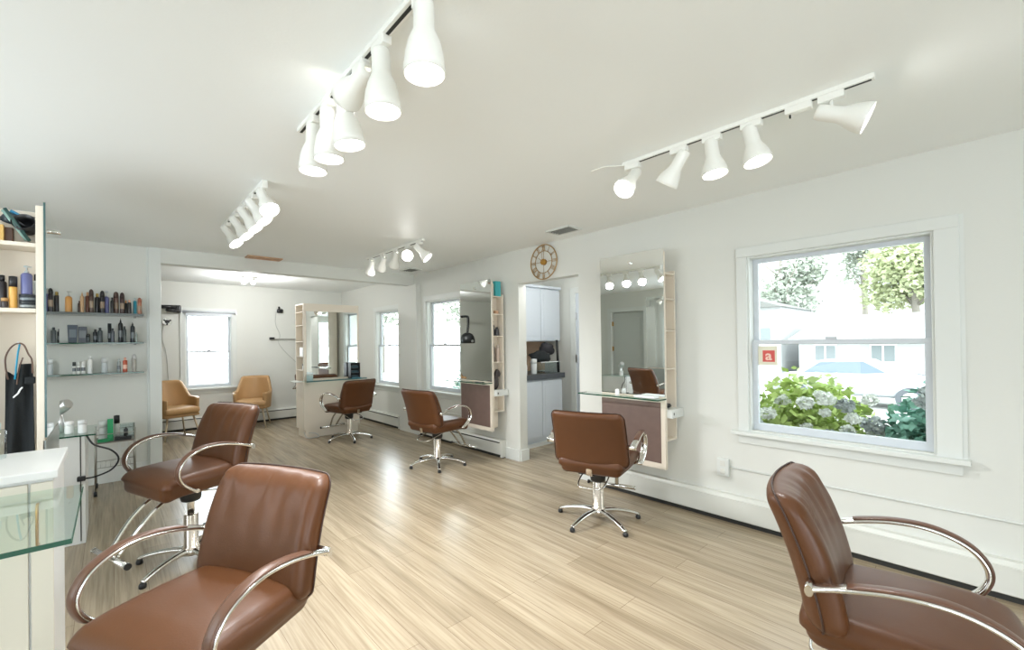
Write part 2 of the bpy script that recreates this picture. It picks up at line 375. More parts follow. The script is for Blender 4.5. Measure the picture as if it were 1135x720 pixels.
# ------------------------------------------------------------------ ceiling vents
def vent(name, label, x0, x1, y0, y1, m, slats=5):
    t = thing(name, label, 'vent', ((x0 + x1) / 2, (y0 + y1) / 2, HC - .001)); hx, hy = (x1 - x0) / 2, (y1 - y0) / 2
    B('vent_frame', m, [(-hx, hx, -hy, -hy + .02, -.012, 0), (-hx, hx, hy - .02, hy, -.012, 0), (-hx, -hx + .02, -hy, hy, -.012, 0), (hx - .02, hx, -hy, hy, -.012, 0)], t)
    B('backing', DARK if m is TRIM else m, (-hx + .01, hx - .01, -hy + .01, hy - .01, -.003, 0), t)
    for k in range(slats):
        x = -hx + .03 + (2 * hx - .06) * k / (slats - 1)
        B('slat', m if m is not TRIM else mat('vent_grey', srgb(150, 152, 146), .5), (x - .003, x + .005, -hy + .02, hy - .02, -.011, -.002), t)
vent('ceiling_vent', 'white louvred ceiling vent above the gold clock', 3.13, 3.33, 2.48, 2.76, TRIM)
vent('ceiling_vent', 'small dark louvred ceiling vent beside the small corner track lights', 3.12, 3.32, 5.25, 5.52, TRIM)
vent('ceiling_vent', 'tan ceiling register panel in front of the beam', 1.20, 1.58, 5.62, 5.78, mat('vent_tan', srgb(196, 158, 126), .5))

# ------------------------------------------------------------------ outlets
def outlet(label, x, y, z, face='x'):
    t = thing('wall_outlet', label, 'outlet', (x, y, z))
    if face == 'x':
        B('plate', TRIM, (-.03, 0, -.042, .042, -.065, .065), t, bev=.004)
        for dz in (-.03, .03): B('socket', mat('socket_white', srgb(215, 215, 208), .4), (-.033, -.028, -.017, .017, dz - .02, dz + .02), t, bev=.002)
    else:
        B('plate', TRIM, (-.04, .04, -.012, 0, -.06, .06), t, bev=.003)
        for dz in (-.03, .03): B('socket', mat('socket_white', srgb(215, 215, 208), .4), (-.017, .017, -.015, -.01, dz - .02, dz + .02), t, bev=.002)
outlet('white raised electrical outlet box left below the big window', XR, 1.34, .395)
outlet('white electrical outlet behind the wire trolley', .08, YS, .33, 'y')

# ------------------------------------------------------------------ track lights
def track(label, p0, p1, w=.034, h=.02):
    t = thing('lighting_track', label, 'track', p0)
    v = Vector(p1) - Vector(p0); L = v.length; t.rotation_euler = (0, 0, math.atan2(v.y, v.x))
    B('rail', LAMPW, (0, L, -w / 2, w / 2, -h, 0), t, bev=.002)
    B('slot', DARK, (.01, L - .01, -.006, .006, -h - .0012, -h + .004), t)
    return t
HPROF = [(.012, -.058), (.028, -.056), (.032, -.045), (.033, .03), (.037, .045), (.046, .065), (.055, .09), (.0605, .115), (.062, .13), (.0585, .13), (.056, .115), (.05, .092), (.04, .065), (.02, .06)]
LAMPS = []
def spot(label, group, x, y, d, ztop=2.40, energy=1.0, drop=.075, prof=HPROF, lit=True):
    t = thing('track_spotlight', label, 'track light', (x, y, ztop), 0, group)
    B('adapter', LAMPW, (-.017, .017, -.045, .045, -.03, .0), t, bev=.003)
    bm = BM(); tube(bm, [(0, 0, -.02), (0, 0, -drop)], .008, 8); tube(bm, [(0, -.012, -drop), (0, .012, -drop)], .014, 10); link('stem', bm, LAMPW, t)
    d = Vector(d).normalized(); M = axis_matrix(Vector((0, 0, -drop)), d)
    bm = BM(); lathe(bm, prof, 28, M, cap=False); link('lamp_shade', bm, LAMPW, t)
    zz = prof[8][1]
    bm = BM(); lathe(bm, [(.0545, zz - .018), (.045, zz - .012), (.025, zz - .008), (.001, zz - .006)], 24, M, cap=False); link('bulb', bm, BULB if lit else LAMPW, t)
    if lit:
        l = bpy.data.lights.new('bulb_light', 'SPOT'); l.energy = LAMP_W * energy * 4 * (.55 if d.z > -.45 else 1.25); l.spot_size = math.radians(105); l.spot_blend = 1; l.shadow_soft_size = .05; l.color = (.97, .98, 1)
        o = bpy.data.objects.new('bulb_light', l); COL.objects.link(o); o.parent = t
        o.matrix_local = axis_matrix(Vector((0, 0, -drop)) + d * (zz + .012), -d)
    return t
def cdir(r, u, f): return R_ * r + U_ * u + F_ * f
ZT = 2.40
# right track
track('long white ceiling track in front of the big window', (2.32, 1.42, HC), (2.32, .29, HC))
bm = BM(); tube(bm, spline([(2.32, 1.42, HC - .01), (2.27, 1.47, HC - .012), (2.26, 1.50, HC - .006), (2.25, 1.60, HC - .006)], 5), .004, 6)
tag(link('power_cable', bm, LAMPW), 'thin white cable feeding the far end of the window track', 'cable')
g1 = 'spotlights on the track by the big window'
spot('white track spotlight aimed left, farthest along the window track', g1, 2.32, 1.36, cdir(-.55, -.72, -.42))
spot('unlit-looking white track spotlight turned away, second along window track', g1, 2.32, 1.085, cdir(-.36, -.78, .42))
spot('white track spotlight pointing down, third along the window track', g1, 2.32, .915, cdir(.06, -.98, -.12))
spot('white track spotlight tilted down, fourth along the window track', g1, 2.32, .735, cdir(.12, -.97, -.2))
spot('white track spotlight swung right, nearest on the window track', g1, 2.32, .43, cdir(.72, -.42, -.55), drop=.085)
B1 = thing('track_feed', 'white power feed box on the window track', 'track feed', (2.32, .545, 2.40)); B('housing', LAMPW, (-.02, .02, -.05, .05, -.03, 0), B1, bev=.004); B('feed_tab', DARK, (-.004, .004, .03, .036, -.045, -.03), B1)
# overhead track (bell shades)
BPROF = [(.012, -.04), (.028, -.04), (.0315, -.03), (.033, .045), (.04, .06), (.049, .08), (.056, .11), (.0605, .145), (.063, .175), (.0595, .175), (.057, .145), (.052, .11), (.044, .08), (.02, .075)]
track('white ceiling track of bell spotlights overhead', (.705, 2.20, HC), (.705, .72, HC))
g2 = 'bell spotlights on the overhead track'
for y, d, lb in ((2.02, (-.02, 0, -1), 'white bell spotlight at the far end of the overhead track'), (1.845, (.03, 0, -1), 'white bell spotlight second from the far end overhead'),
                 (1.675, (.12, -.04, -1), 'white bell spotlight third from the far end overhead'), (1.355, (.02, -.02, -1), 'large-looking white bell spotlight below the feed, overhead track'),
                 (1.085, (0, 0, -1), 'nearest white bell spotlight on the overhead track')):
    spot(lb, g2, .705, y, d, prof=BPROF, drop=.07, energy=1.0)
spot('white spotlight turned away sideways on the overhead track', g2, .705, 1.515, cdir(-.62, -.12, .72), drop=.05, energy=.3)
# middle-left track
track('white ceiling track above the left styling chairs', (.745, 4.42, HC), (.745, 3.02, HC))
g3 = 'spotlights on the track over the left chairs'
for y, d, lb in ((3.06, cdir(.50, -.80, -.34), 'brightest facing spotlight at the near end of the left track'), (3.32, cdir(.60, -.79, .02), 'white spotlight second from the near end, left track'),
                 (3.57, cdir(.60, -.79, .05), 'white spotlight in the middle of the left track'), (3.86, cdir(.60, -.79, .05), 'white spotlight fourth from the near end, left track'),
                 (4.20, cdir(.62, -.78, -.06), 'white spotlight at the far end of the left track')):
    spot(lb, g3, .745, y, d, energy=2.0)
# small corner track
track('short white ceiling track near the middle windows', (2.38, 4.98, HC), (2.38, 3.72, HC))
g4 = 'spotlights on the short track near the middle windows'
for y, d, lb in ((3.80, cdir(.66, -.68, -.1), 'white spotlight aimed down right on the short track'), (4.02, cdir(.1, -.42, -.9), 'round glowing spotlight facing the room on the short track'),
                 (4.28, cdir(-.3, -.7, .6), 'white spotlight turned away in the middle of the short track'), (4.58, cdir(-.4, -.6, .7), 'pale spotlight fourth along the short track'),
                 (4.88, cdir(-.3, -.7, .64), 'pale spotlight at the far end of the short track')):
    spot(lb, g4, 2.38, y, d, energy=.3)
# back room flush fitting with two heads
fl = thing('ceiling_spot_fixture', 'round white ceiling fixture with two lit heads in the back room', 'ceiling light', (1.60, 7.40, HC))
bm = BM(); lathe(bm, [(.10, 0), (.10, -.02), (.085, -.03), (.001, -.03)], 28); link('canopy', bm, LAMPW, fl)
for s, k in ((-1, 0), (1, 1)):
    M = axis_matrix((R_.x * s * .055, R_.y * s * .055, -.06), cdir(s * .35, -.55, -.75))
    bm = BM(); lathe(bm, [(.02, -.03), (.028, -.02), (.034, .04), (.037, .06), (.033, .06), (.028, .03)], 18, M, cap=False); h = link('lamp_head', bm, LAMPW, fl)
    bm = BM(); lathe(bm, [(.032, .05), (.001, .056)], 18, M, cap=False); link('bulb', bm, BULB, h)
l = bpy.data.lights.new('fixture_light', 'POINT'); l.energy = 34; l.shadow_soft_size = .08; o = bpy.data.objects.new('fixture_light', l); COL.objects.link(o); o.parent = fl; o.location = (0, -.05, -.22)
# nook ceiling light
nl = thing('ceiling_light', 'round white ceiling light inside the kitchenette', 'ceiling light', (4.1, 3.0, HC))
bm = BM(); lathe(bm, [(.14, 0), (.14, -.03), (.13, -.035)], 28); link('canopy', bm, LAMPW, nl)
bm = BM(); lathe(bm, [(.125, -.035), (.11, -.06), (.06, -.08), (.001, -.085)], 28, cap=False); link('diffuser', bm, SCONCEM, nl)
l = bpy.data.lights.new('nook_light', 'POINT'); l.energy = 16; l.shadow_soft_size = .1; o = bpy.data.objects.new('nook_light', l); COL.objects.link(o); o.parent = nl; o.location = (0, 0, -.2)

# ------------------------------------------------------------------ styling chair (faces local +X)
def fold(y, z, s=0):
    return noise.noise(Vector((y * 16 + s, z * 4.0, s))) * .5 + noise.noise(Vector((y * 34 + z * 12, z * 7, s + 3))) * .28
def back_fn(p):
    x, y, z = p
    zz = z + .20                                    # 0..0.40 up the back
    t = zz / .40
    front = x > 0
    bulge = .012 * (1 - (y / .27) ** 2) * math.sin(PI * min(max(t, 0), 1))
    if front:
        x += bulge * 1.6
        a = max(0, min(1, (t - .35) / .5)); x += fold(y, z) * .030 * (a * a + .12)
    w = 1 - .035 * t
    y *= w
    x += .10 * (y / .27) ** 2 * .38                 # sides wrap forward
    x -= .02 + .125 * t * t * .55 + .05 * t         # leans back
    return Vector((x - .178, y, z + .468 + .20))
def seat_fn(p):
    x, y, z = p
    if z > 0:
        z += .014 * (1 - (y / .27) ** 2) * (1 - (x / .26) ** 2) + fold(x + .4, y, 5) * .005
    if x > .12: z -= (x - .12) ** 2 * 1.2           # waterfall front
    y *= 1 - .10 * max(0, -x) / .26
    y *= 1 + .03 * max(0, x) / .26
    if z < 0: y *= .93; x = x * .95
    return Vector((x + .015, y, z + .462))
def styling_chair(label):
    t = thing('styling_chair', label, 'chair', (0, 0, 0), 0, 'brown leather styling chairs')
    bm = BM(); cushion(bm, .265, .262, .062, .05, (22, 22, 8), seat_fn); link('seat', bm, LEATHER, t)
    bm = BM(); cushion(bm, .052, .27, .20, .048, (8, 30, 26), back_fn); bk = link('backrest', bm, LEATHER, t)
    bm = BM(); rim = []
    hy, hz, rr = .271, .201, .05
    for cy, cz, a0 in ((hy - rr, hz - rr, 0), (-(hy - rr), hz - rr, 90), (-(hy - rr), -(hz - rr), 180), (hy - rr, -(hz - rr), 270)):
        for k in range(7):
            a = math.radians(a0 + 15 * k); rim.append(Vector((-.018, cy + rr * math.cos(a), cz + rr * math.sin(a))))
    dense = []
    for i in range(len(rim)):
        a, b = rim[i], rim[(i + 1) % len(rim)]; n = max(1, int((b - a).length / .03))
        dense += [a.lerp(b, k / n) for k in range(n)]
    tube(bm, [back_fn(p) for p in dense], .0032, 6, closed=True); link('piping', bm, PIPING, bk)
    # rear strap
    bm = BM(); tube(bm, [(-.242, 0, .53), (-.238, 0, .47), (-.235, 0, .405), (-.20, 0, .392), (-.05, 0, .388)], .005, 8, ry=.024, upvec=(0.3, 0, 1)); link('back_bracket', bm, CHROME_WARM, t)
    for s in (-1, 1):
        pts = spline([(-.205, .30 * s, .628), (-.14, .306 * s, .652), (-.02, .310 * s, .680), (.09, .310 * s, .680), (.18, .308 * s, .642), (.222, .305 * s, .575), (.205, .300 * s, .51), (.155, .293 * s, .462), (.115, .285 * s, .44)], 6)
        bm = BM(); tube(bm, pts, .0100, 12, ry=.0235, upvec=(0, 0, 1) if False else None)
        link('armrest', bm, CHROME, t)
        arm = t.children[-1] if False else COL.objects[-1]
        n0, n1 = int(len(pts) * .16), int(len(pts) * .80); T, N = frames(pts)
        top = []
        for i in range(n0, n1):
            nrm = Vector((-T[i].z, 0, T[i].x)); top.append(pts[i] + nrm * .0088)
        bm = BM(); tube(bm, top, [.002] + [.0048] * (len(top) - 2) + [.002], 10, ry=.0205)
        pd = link('arm_pad', bm, mat('arm_pad_brown', srgb(96, 66, 50), .35), arm)
        bm = BM(); tube(bm, [(-.212, .262 * s, .626), (-.212, .322 * s, .626)], .017, 12, ry=.011); link('arm_bracket', bm, CHROME, arm)
        bm = BM(); tube(bm, [(.12, .245 * s, .438), (.12, .305 * s, .438)], .012, 12); link('arm_bolt', bm, CHROME, arm)
    B('seat_plate', BLACK, [(-.17, .17, -.10, .10, .385, .402)], t, bev=.003)
    bm = BM(); lathe(bm, [(.052, .30), (.058, .32), (.06, .37), (.075, .41)], 20); link('pump_housing', bm, BLACK, t)
    bm = BM(); lathe(bm, [(.020, .20), (.020, .388)], 16); link('piston', bm, CHROME, t)
    bm = BM(); lathe(bm, [(.050, .085), (.050, .10), (.040, .105), (.040, .30), (.036, .305)], 24); link('column', bm, CHROME_WARM, t)
    bm = BM(); tube(bm, spline([(.02, .085, .372), (-.10, .10, .35), (-.215, .085, .315), (-.235, .0, .308), (-.215, -.085, .315), (-.10, -.10, .35), (.02, -.085, .372)], 6), .0055, 8); link('pump_lever', bm, CHROME, t)
    # five-star base
    bm = BM(); lathe(bm, [(.001, .052), (.045, .052), (.056, .065), (.056, .085), (.040, .10)], 24); base = link('base_hub', bm, CHROME, t)
    for k in range(5):
        a = math.radians(72 * k + 15); c, s_ = math.cos(a), math.sin(a)
        P = [(.04, .078), (.11, .078), (.19, .068), (.26, .052), (.315, .034)]
        bm = BM(); tube(bm, spline([(c * r, s_ * r, z) for r, z in P], 4), [.020 - .011 * i / 16 for i in range(17)], 10, ry=[.024 - .008 * i / 16 for i in range(17)], upvec=(0, 0, 1))
        lg = link('base_leg', bm, CHROME, t)
        M = Matrix.Translation((c * .31, s_ * .31, 0)); bm = BM(); lathe(bm, [(.016, 0), (.019, .004), (.019, .020), (.012, .03)], 12, M); link('glide', bm, BLACK, lg)
    # footrest
    bm = BM()
    for s in (-1, 1): tube(bm, spline([(.10, .07 * s, .425), (.20, .07 * s, .385), (.30, .07 * s, .30), (.40, .05 * s, .165)], 5), .010, 8, ry=.016)
    fr = link('footrest', bm, CHROME, t)
    bm = BM(); tube(bm, [(.415, -.19, .15), (.415, .19, .15)], .016, 14); link('foot_bar', bm, CHROME, fr)
    for s in (-1, 1):
        bm = BM(); tube(bm, [(.415, .19 * s, .15), (.415, .20 * s, .15)], .0175, 12); link('end_cap', bm, BLACK if s > 0 else CHROME, fr)
    return t
R = math.radians
c1 = styling_chair('brown leather styling chair facing the taupe panel beside the doorway')
c1.location = (2.80, 1.97, 0); c1.rotation_euler = (0, 0, R(20))
dup(c1, (2.76, 4.075, 0), R(8), 'brown styling chair facing the narrow mirror left of the doorway')
dup(c1, (2.58, 6.06, 0), R(101), 'brown styling chair facing the white mirrored island')
c4 = dup(c1, (.372, 3.33, 0), R(201), 'raised brown styling chair second from the left foreground')
for ch in c4.children:
    n = ch.name.split('.')[0]
    if n in ('seat', 'backrest', 'back_bracket', 'armrest', 'seat_plate', 'pump_housing', 'pump_lever', 'piston'): ch.location.z += .09
    if n == 'footrest': ch.location.z += .05
dup(c1, (.243, 1.722, 0), R(208), 'nearest left brown styling chair with wide chrome arm loops')
dup(c1, (1.88, .19, 0), R(-82), 'brown styling chair in the right foreground below the window')
dup(c1, (2.66, 7.62, 0), R(-90), 'brown styling chair mostly hidden behind the white island')

# ------------------------------------------------------------------ tan lounge chairs (face local +X)
def shell_fn(p):
    return p
def lounge(label):
    t = thing('tub_armchair', label, 'armchair', (0, 0, 0), 0, 'tan tub armchairs under the far window')
    # wrap-around shell: thick curved sheet
    bm = BM(); n = 36; rows = 10; th = .045; outer = []; inner = []
    for i in range(n + 1):
        u = i / n; a = math.radians(-130 + 260 * u) + PI            # opening toward +X
        k = abs(2 * u - 1)                                          # 0 at back, 1 at arm fronts
        s = k ** 2.2
        e_ = min(1, max(0, (k - .35) / .22)); ztop = .84 - .24 * (e_ * e_ * (3 - 2 * e_)) - .02 * max(0, k - .5)
        rx, ry = .27, .275
        ox, oy = [], []
        co, ci = [], []
        for j in range(rows + 1):
            v = j / rows; z = .33 + (ztop - .33) * v
            flare = 1 + .10 * v * (1 - k * .6); lean = -.10 * max(0, (z - .5) / .34) * (1 - k) ** .7
            taper = 1 - .04 * max(0, (z - .6) / .24)
            X = math.cos(a) * rx * flare + lean; Y = math.sin(a) * ry * flare * taper
            if k > .55: X = X + (k - .55) * .22
            d = Vector((math.cos(a), math.sin(a), 0))
            co.append(bm.verts.new((X, Y, z))); q = Vector((X, Y, z)) - d * th; ci.append(bm.verts.new(q - Vector((0, 0, .006 if j == rows else 0))))
        outer.append(co); inner.append(ci)
    for i in range(n):
        for j in range(rows):
            bm.faces.new((outer[i][j], outer[i + 1][j], outer[i + 1][j + 1], outer[i][j + 1])); bm.faces.new((inner[i][j], inner[i][j + 1], inner[i + 1][j + 1], inner[i + 1][j]))
        bm.faces.new((outer[i][rows], outer[i + 1][rows], inner[i + 1][rows], inner[i][rows])); bm.faces.new((outer[i][0], inner[i][0], inner[i + 1][0], outer[i + 1][0]))
    for i in (0, n):
        for j in range(rows): bm.faces.new((outer[i][j], outer[i][j + 1], inner[i][j + 1], inner[i][j]))
    smooth(bm); link('shell', bm, TAN, t)
    bm = BM(); cushion(bm, .235, .235, .045, .042, (14, 14, 6), lambda p: Vector((p.x + .06, p.y * (1 - .12 * max(0, -p.x) / .23), p.z + .41 + (.012 if p.z > 0 else 0)))); link('seat_cushion', bm, TAN, t)
    bm = BM(); cushion(bm, .24, .235, .022, .02, (10, 10, 4), lambda p: Vector((p.x + .03, p.y, p.z + .345))); link('seat_base', bm, TAN, t)
    for sx, sy in ((1, 1), (1, -1), (-1, 1), (-1, -1)):
        bm = BM(); tube(bm, [(.03 + .17 * sx, .17 * sy, .335), (.03 + .245 * sx, .235 * sy, .0)], [.015, .009], 10); link('leg', bm, mat('pale_metal_leg', srgb(200, 186, 160), .35, .5), t)
    return t
l1 = lounge('tan leather tub armchair partly hidden by the opening jamb'); l1.location = (.70, 8.05, 0); l1.rotation_euler = (0, 0, R(-72))
dup(l1, (1.80, 8.18, 0), R(-112), 'tan leather tub armchair right of the far window')

# ------------------------------------------------------------------ wall styling stations
SHZ = [1.905, 1.70, 1.445, 1.14]
def station(label, y0, y1, xf, knob=True):
    """mirror faces -X at xf, from y0 to y1; open niches on its -Y end"""
    t = thing('styling_station', label, 'styling station', (xf, y0, 0), 0, 'wall hung styling stations'); w = y1 - y0; D = XR - xf
    c = B('case', CREAM, [(.012, .19, .13, w - .0, .345, 2.085), (.19, D, .2, w - .1, .6, 1.9), (.012, .034, 0, .13, .345, 2.07), (.178, .196, 0, .13, .56, 1.93), (.034, .178, .0, .13, 1.925, 1.935) if False else (.034, .178, .10, .13, .36, 1.93)], t, bev=.002)
    for z in SHZ + [.57]: B('shelf', CREAM, (.03, .19, -.002, .13, z - .012, z), t, bev=.002)
    B('drawer', TRIM, (.03, .22, -.045, .12, .745, .815), t, bev=.004)
    B('drawer_label', BLACK, (.05, .062, -.047, -.044, .77, .79), t)
    B('mirror', MIRROR, (0, .007, 0, w, .915, 2.095), t)
    B('mirror_backing', CREAM, (.007, .013, 0, w, .90, 2.09), t)
    B('lower_panel', GREY, (-.002, .012, .035, w - .0, .385, .868), t)
    B('panel_frame', CREAM, [(0, .012, 0, .035, .34, .90), (0, .012, 0, w, .34, .385), (0, .012, 0, w, .868, .90)], t)
    g = B('glass_shelf', SHELFG, (-.13, 0.0, -.01, w + .16, .895, .905), t)
    B('glass_edge', EDGE, [(-.1315, -.13, -.01, w + .16, .895, .905), (-.13, 0, -.0115, -.01, .895, .905), (-.13, 0, w + .16, w + .1615, .895, .905)], g)
    if knob:
        bm = BM(); tube(bm, [(0.0, w / 2, 2.02), (-.02, w / 2, 2.02)], .012, 14); link('mirror_knob', bm, CHROME, t)
    return t
station('wall hung styling station right of the doorway with lit reflections', 1.685, 2.268, 3.30)
station('wall hung styling station left of the doorway with filled niches', 3.75, 4.33, 3.30)

# ------------------------------------------------------------------ bottles and jars
def colmat(c, rough=.3, metal=0): return mat('col_%02x%02x%02x_%d' % (c[0], c[1], c[2], int(metal * 10)), srgb(*c), rough, metal)
def bottle(name, label, cat, x, y, z, r, h, body, cap=None, kind='plain', group=None, m=None, band=None, sx=1):
    """kind: plain, round (domed can), pump, pointed, jar, clear"""
    t = thing(name, label, cat, (x, y, z), 0, group); bmat = m or colmat(body)
    if kind == 'round': bp = [(r * .94, 0), (r, .004), (r, h * .70), (r * .98, h * .705)]; cp = [(r * .97, h * .70), (r * .97, h * .84), (r * .8, h * .94), (r * .4, h * .99), (.001, h)]
    elif kind == 'pump': bp = [(r * .94, 0), (r, .005), (r, h * .66), (r * .8, h * .72), (r * .4, h * .745)]; cp = [(r * .42, h * .74), (r * .42, h * .80), (r * .16, h * .81), (r * .16, h * .93), (r * .5, h * .94), (r * .5, h * .985), (.001, h)]
    elif kind == 'pointed': bp = [(r * .94, 0), (r, .005), (r, h * .74), (r * .75, h * .80), (r * .35, h * .83)]; cp = [(r * .4, h * .82), (r * .4, h * .88), (r * .15, h * .95), (.001, h)]
    elif kind == 'jar': bp = [(r * .94, 0), (r, .004), (r, h * .62), (r * .97, h * .66)]; cp = [(r * 1.02, h * .66), (r * 1.02, h * .98), (.001, h)]
    elif kind == 'tube': bp = [(r * .9, h * .16), (r, h * .3), (r, h)]; cp = [(r * .8, 0), (r * .8, h * .16), (.001, h * .17)]
    else: bp = [(r * .94, 0), (r, .005), (r, h * .76), (r * .85, h * .80), (r * .5, h * .82)]; cp = [(r * .55, h * .81), (r * .55, h * .99), (.001, h)]
    bm = BM(); lathe(bm, bp, 18); link('bottle_body', bm, bmat, t)
    bm = BM(); lathe(bm, cp, 16); link('cap', bm, colmat(cap or body), t)
    if kind == 'pump':
        bm = BM(); tube(bm, [(0, 0, h * .96), (r * .9, 0, h * .95)], r * .14, 8); link('nozzle', bm, colmat(cap or body), t)
    if band:
        bm = BM(); lathe(bm, [(r * 1.012, h * .22), (r * 1.012, h * .5)], 18, cap=False); link('printed_band', bm, colmat(band), t)
    return t
def blockbox(name, label, cat, x, y, z, w, d, h, c, band=None, rz=0, group=None, taper=0):
    t = thing(name, label, cat, (x, y, z), rz, group)
    bm = BM(); box(bm, -w / 2, w / 2, -d / 2, d / 2, 0, h, bev=.003)
    if taper:
        for v in bm.verts:
            if v.co.z < h / 2: v.co.x *= 1 - taper; v.co.y *= 1 - taper
    link('carton', bm, colmat(c), t)
    if band: B('printed_label', colmat(band), (-w * .4 * (1 - taper), w * .4 * (1 - taper), -d / 2 - .001, -d / 2 + .002, h * .3, h * .75), t)
    return t
# glass shelves on the back-left wall
SX = lambda px: -.349 + (px - 70) * .00668
VZ = 1 / 113.0
def wall_shelf(label, z, m, th):
    t = thing('glass_wall_shelf', label, 'shelf', (-.10, YS, z), 0, 'glass product shelves on the left wall')
    B('glass_plate', m, (-.37, .345, -.235, -.002, -th, 0), t, bev=.0015)
    B('front_edge', EDGE if m is not SMOKE else colmat((86, 92, 88)), (-.37, .345, -.237, -.2335, -th, 0), t)
    for x in (-.30, .28): B('shelf_bracket', colmat((150, 152, 148)), (x - .01, x + .01, -.06, 0, -th - .012, -th), t)
GLS = mat('grey_green_glass', srgb(150, 168, 160), .12, spec=.7)
wall_shelf('smoked glass wall shelf holding amber, brown and black bottles', 1.700, SMOKE, .022)
wall_shelf('green glass wall shelf holding black bottles and tubes', 1.412, GLS, .012)
wall_shelf('green glass wall shelf holding white, orange and silver products', 1.115, GLS, .012)
g = 'hair products on the top glass wall shelf'
S1 = [(76, 8, 320, (212, 154, 84), (200, 200, 196), 'pump', 'amber pump bottle at the left end of the top wall shelf'),
      (87, 4.2, 330, (60, 44, 38), (60, 44, 38), 'plain', 'short dark brown bottle beside the gold one, top wall shelf'),
      (90, 4.6, 320.5, (196, 160, 122), (214, 170, 110), 'pointed', 'pale gold slender bottle on the top wall shelf'),
      (95.5, 5.6, 320, (112, 66, 44), (214, 170, 130), 'plain', 'reddish brown bottle with tan cap on the top wall shelf'),
      (99.7, 5.4, 317, (84, 66, 58), (70, 52, 46), 'round', 'tall brown aerosol can behind the reddish bottle'),
      (106, 6.2, 321, (48, 46, 46), (190, 160, 80), 'plain', 'black bottle with gold cap on the top wall shelf'),
      (111.7, 5.6, 318, (38, 34, 38), (30, 28, 30), 'round', 'tall black aerosol can left of the blue pump bottle'),
      (116.3, 6.2, 317.5, (116, 118, 168), (206, 210, 216), 'pump', 'blue violet pump bottle on the top wall shelf'),
      (122.6, 4, 325, (40, 38, 38), (40, 38, 38), 'plain', 'small black bottle right of the blue pump bottle'),
      (127, 6.8, 318, (112, 88, 80), (88, 66, 58), 'round', 'wide brown aerosol can on the top wall shelf'),
      (134, 6, 319, (70, 50, 48), (56, 40, 38), 'round', 'tall dark maroon aerosol can on the top wall shelf'),
      (138.4, 3.8, 327.5, (46, 42, 40), (214, 150, 90), 'plain', 'thin black bottle with orange cap on the top wall shelf'),
      (142.2, 4.8, 327, (52, 48, 46), (222, 170, 140), 'plain', 'short black bottle with pink copper cap on the top wall shelf'),
      (149, 4.6, 324, (34, 130, 150), (180, 196, 200), 'plain', 'teal bottle with silver cap on the top wall shelf'),
      (154.4, 5.4, 324, (176, 120, 96), (160, 100, 78), 'round', 'copper coloured can at the right end of the top wall shelf')]
for i, (px, w, yt, c, cc, k, lb) in enumerate(S1):
    bottle('product_bottle', lb, 'bottle', SX(px), 5.70 + (.02 if i % 2 else -.02), 1.700, w * .00668 / 2 * .95, (343 - yt) * VZ, c, cc, k, g, band=(150, 130, 110) if k == 'round' else None)
g = 'hair products on the middle glass wall shelf'
blockbox('product_carton', 'navy wedge shaped pack at the left of the middle wall shelf', 'carton', SX(79.5), 5.71, 1.412, .072, .03, .17, (44, 58, 72), (96, 108, 116), .1, g, .18)
blockbox('product_carton', 'dark slate box beside the navy pack, middle wall shelf', 'carton', SX(90), 5.73, 1.412, .062, .04, .155, (58, 66, 74), (104, 110, 114), 0, g)
S2 = [(96, 4.6, 367, (52, 60, 62), (40, 46, 50), 'jar', 'small dark jar in front of the slate box'),
      (103.5, 5.2, 361.5, (40, 46, 50), (32, 36, 40), 'plain', 'squat black bottle on the middle wall shelf'),
      (109, 6, 360, (74, 82, 84), (48, 54, 56), 'plain', 'charcoal bottle right of the squat black one'),
      (119.4, 4.6, 355, (40, 44, 48), (60, 64, 68), 'tube', 'black tube standing on the middle wall shelf'),
      (122.8, 4.8, 360.5, (86, 92, 100), (62, 66, 74), 'plain', 'slate grey bottle next to the black tube'),
      (132, 6, 349, (34, 38, 40), (22, 24, 26), 'pointed', 'tallest black bottle with pointed cap on the middle wall shelf'),
      (136.4, 4.6, 358, (66, 74, 74), (46, 50, 52), 'plain', 'dark grey bottle beside the tallest black one'),
      (146, 6, 353, (44, 50, 54), (26, 28, 30), 'pointed', 'black bottle with pointed cap near the right of the middle wall shelf'),
      (150.4, 2.6, 365, (150, 160, 156), (170, 176, 172), 'plain', 'tiny pale bottle at the right end of the middle wall shelf')]
for i, (px, w, yt, c, cc, k, lb) in enumerate(S2):
    bottle('product_bottle', lb, 'bottle', SX(px), 5.70 + (.025 if i % 2 else -.02), 1.412, w * .00668 / 2 * .95, (376.5 - yt) * VZ, c, cc, k, g, band=(110, 116, 118) if i % 2 else None)
g = 'hair products on the lowest glass wall shelf'
S3 = [(81, 4, 398, (226, 226, 222), (60, 66, 66), 'jar', 'white jar with dark edge at the left of the lowest wall shelf'),
      (85.5, 4, 397.5, (236, 236, 232), (210, 212, 208), 'jar', 'white tub between two others on the lowest wall shelf'),
      (90.4, 4.8, 397, (240, 240, 238), (236, 236, 234), 'jar', 'white tub left of the tall white bottle'),
      (97.7, 6, 392, (234, 234, 232), (248, 248, 248), 'plain', 'tall white bottle on the lowest wall shelf'),
      (113.5, 7.4, 394, (196, 202, 204), (214, 218, 218), 'jar', 'pale clear jar alone in the middle of the lowest wall shelf'),
      (129.6, 4.6, 396, (152, 160, 160), (190, 196, 196), 'plain', 'small grey bottle left of the orange can'),
      (136.8, 6, 394.5, (190, 92, 66), (236, 180, 160), 'plain', 'orange red canister on the lowest wall shelf'),
      (147.3, 6, 391, (168, 164, 156), (196, 196, 194), 'round', 'silver patterned can at the right end of the lowest wall shelf')]
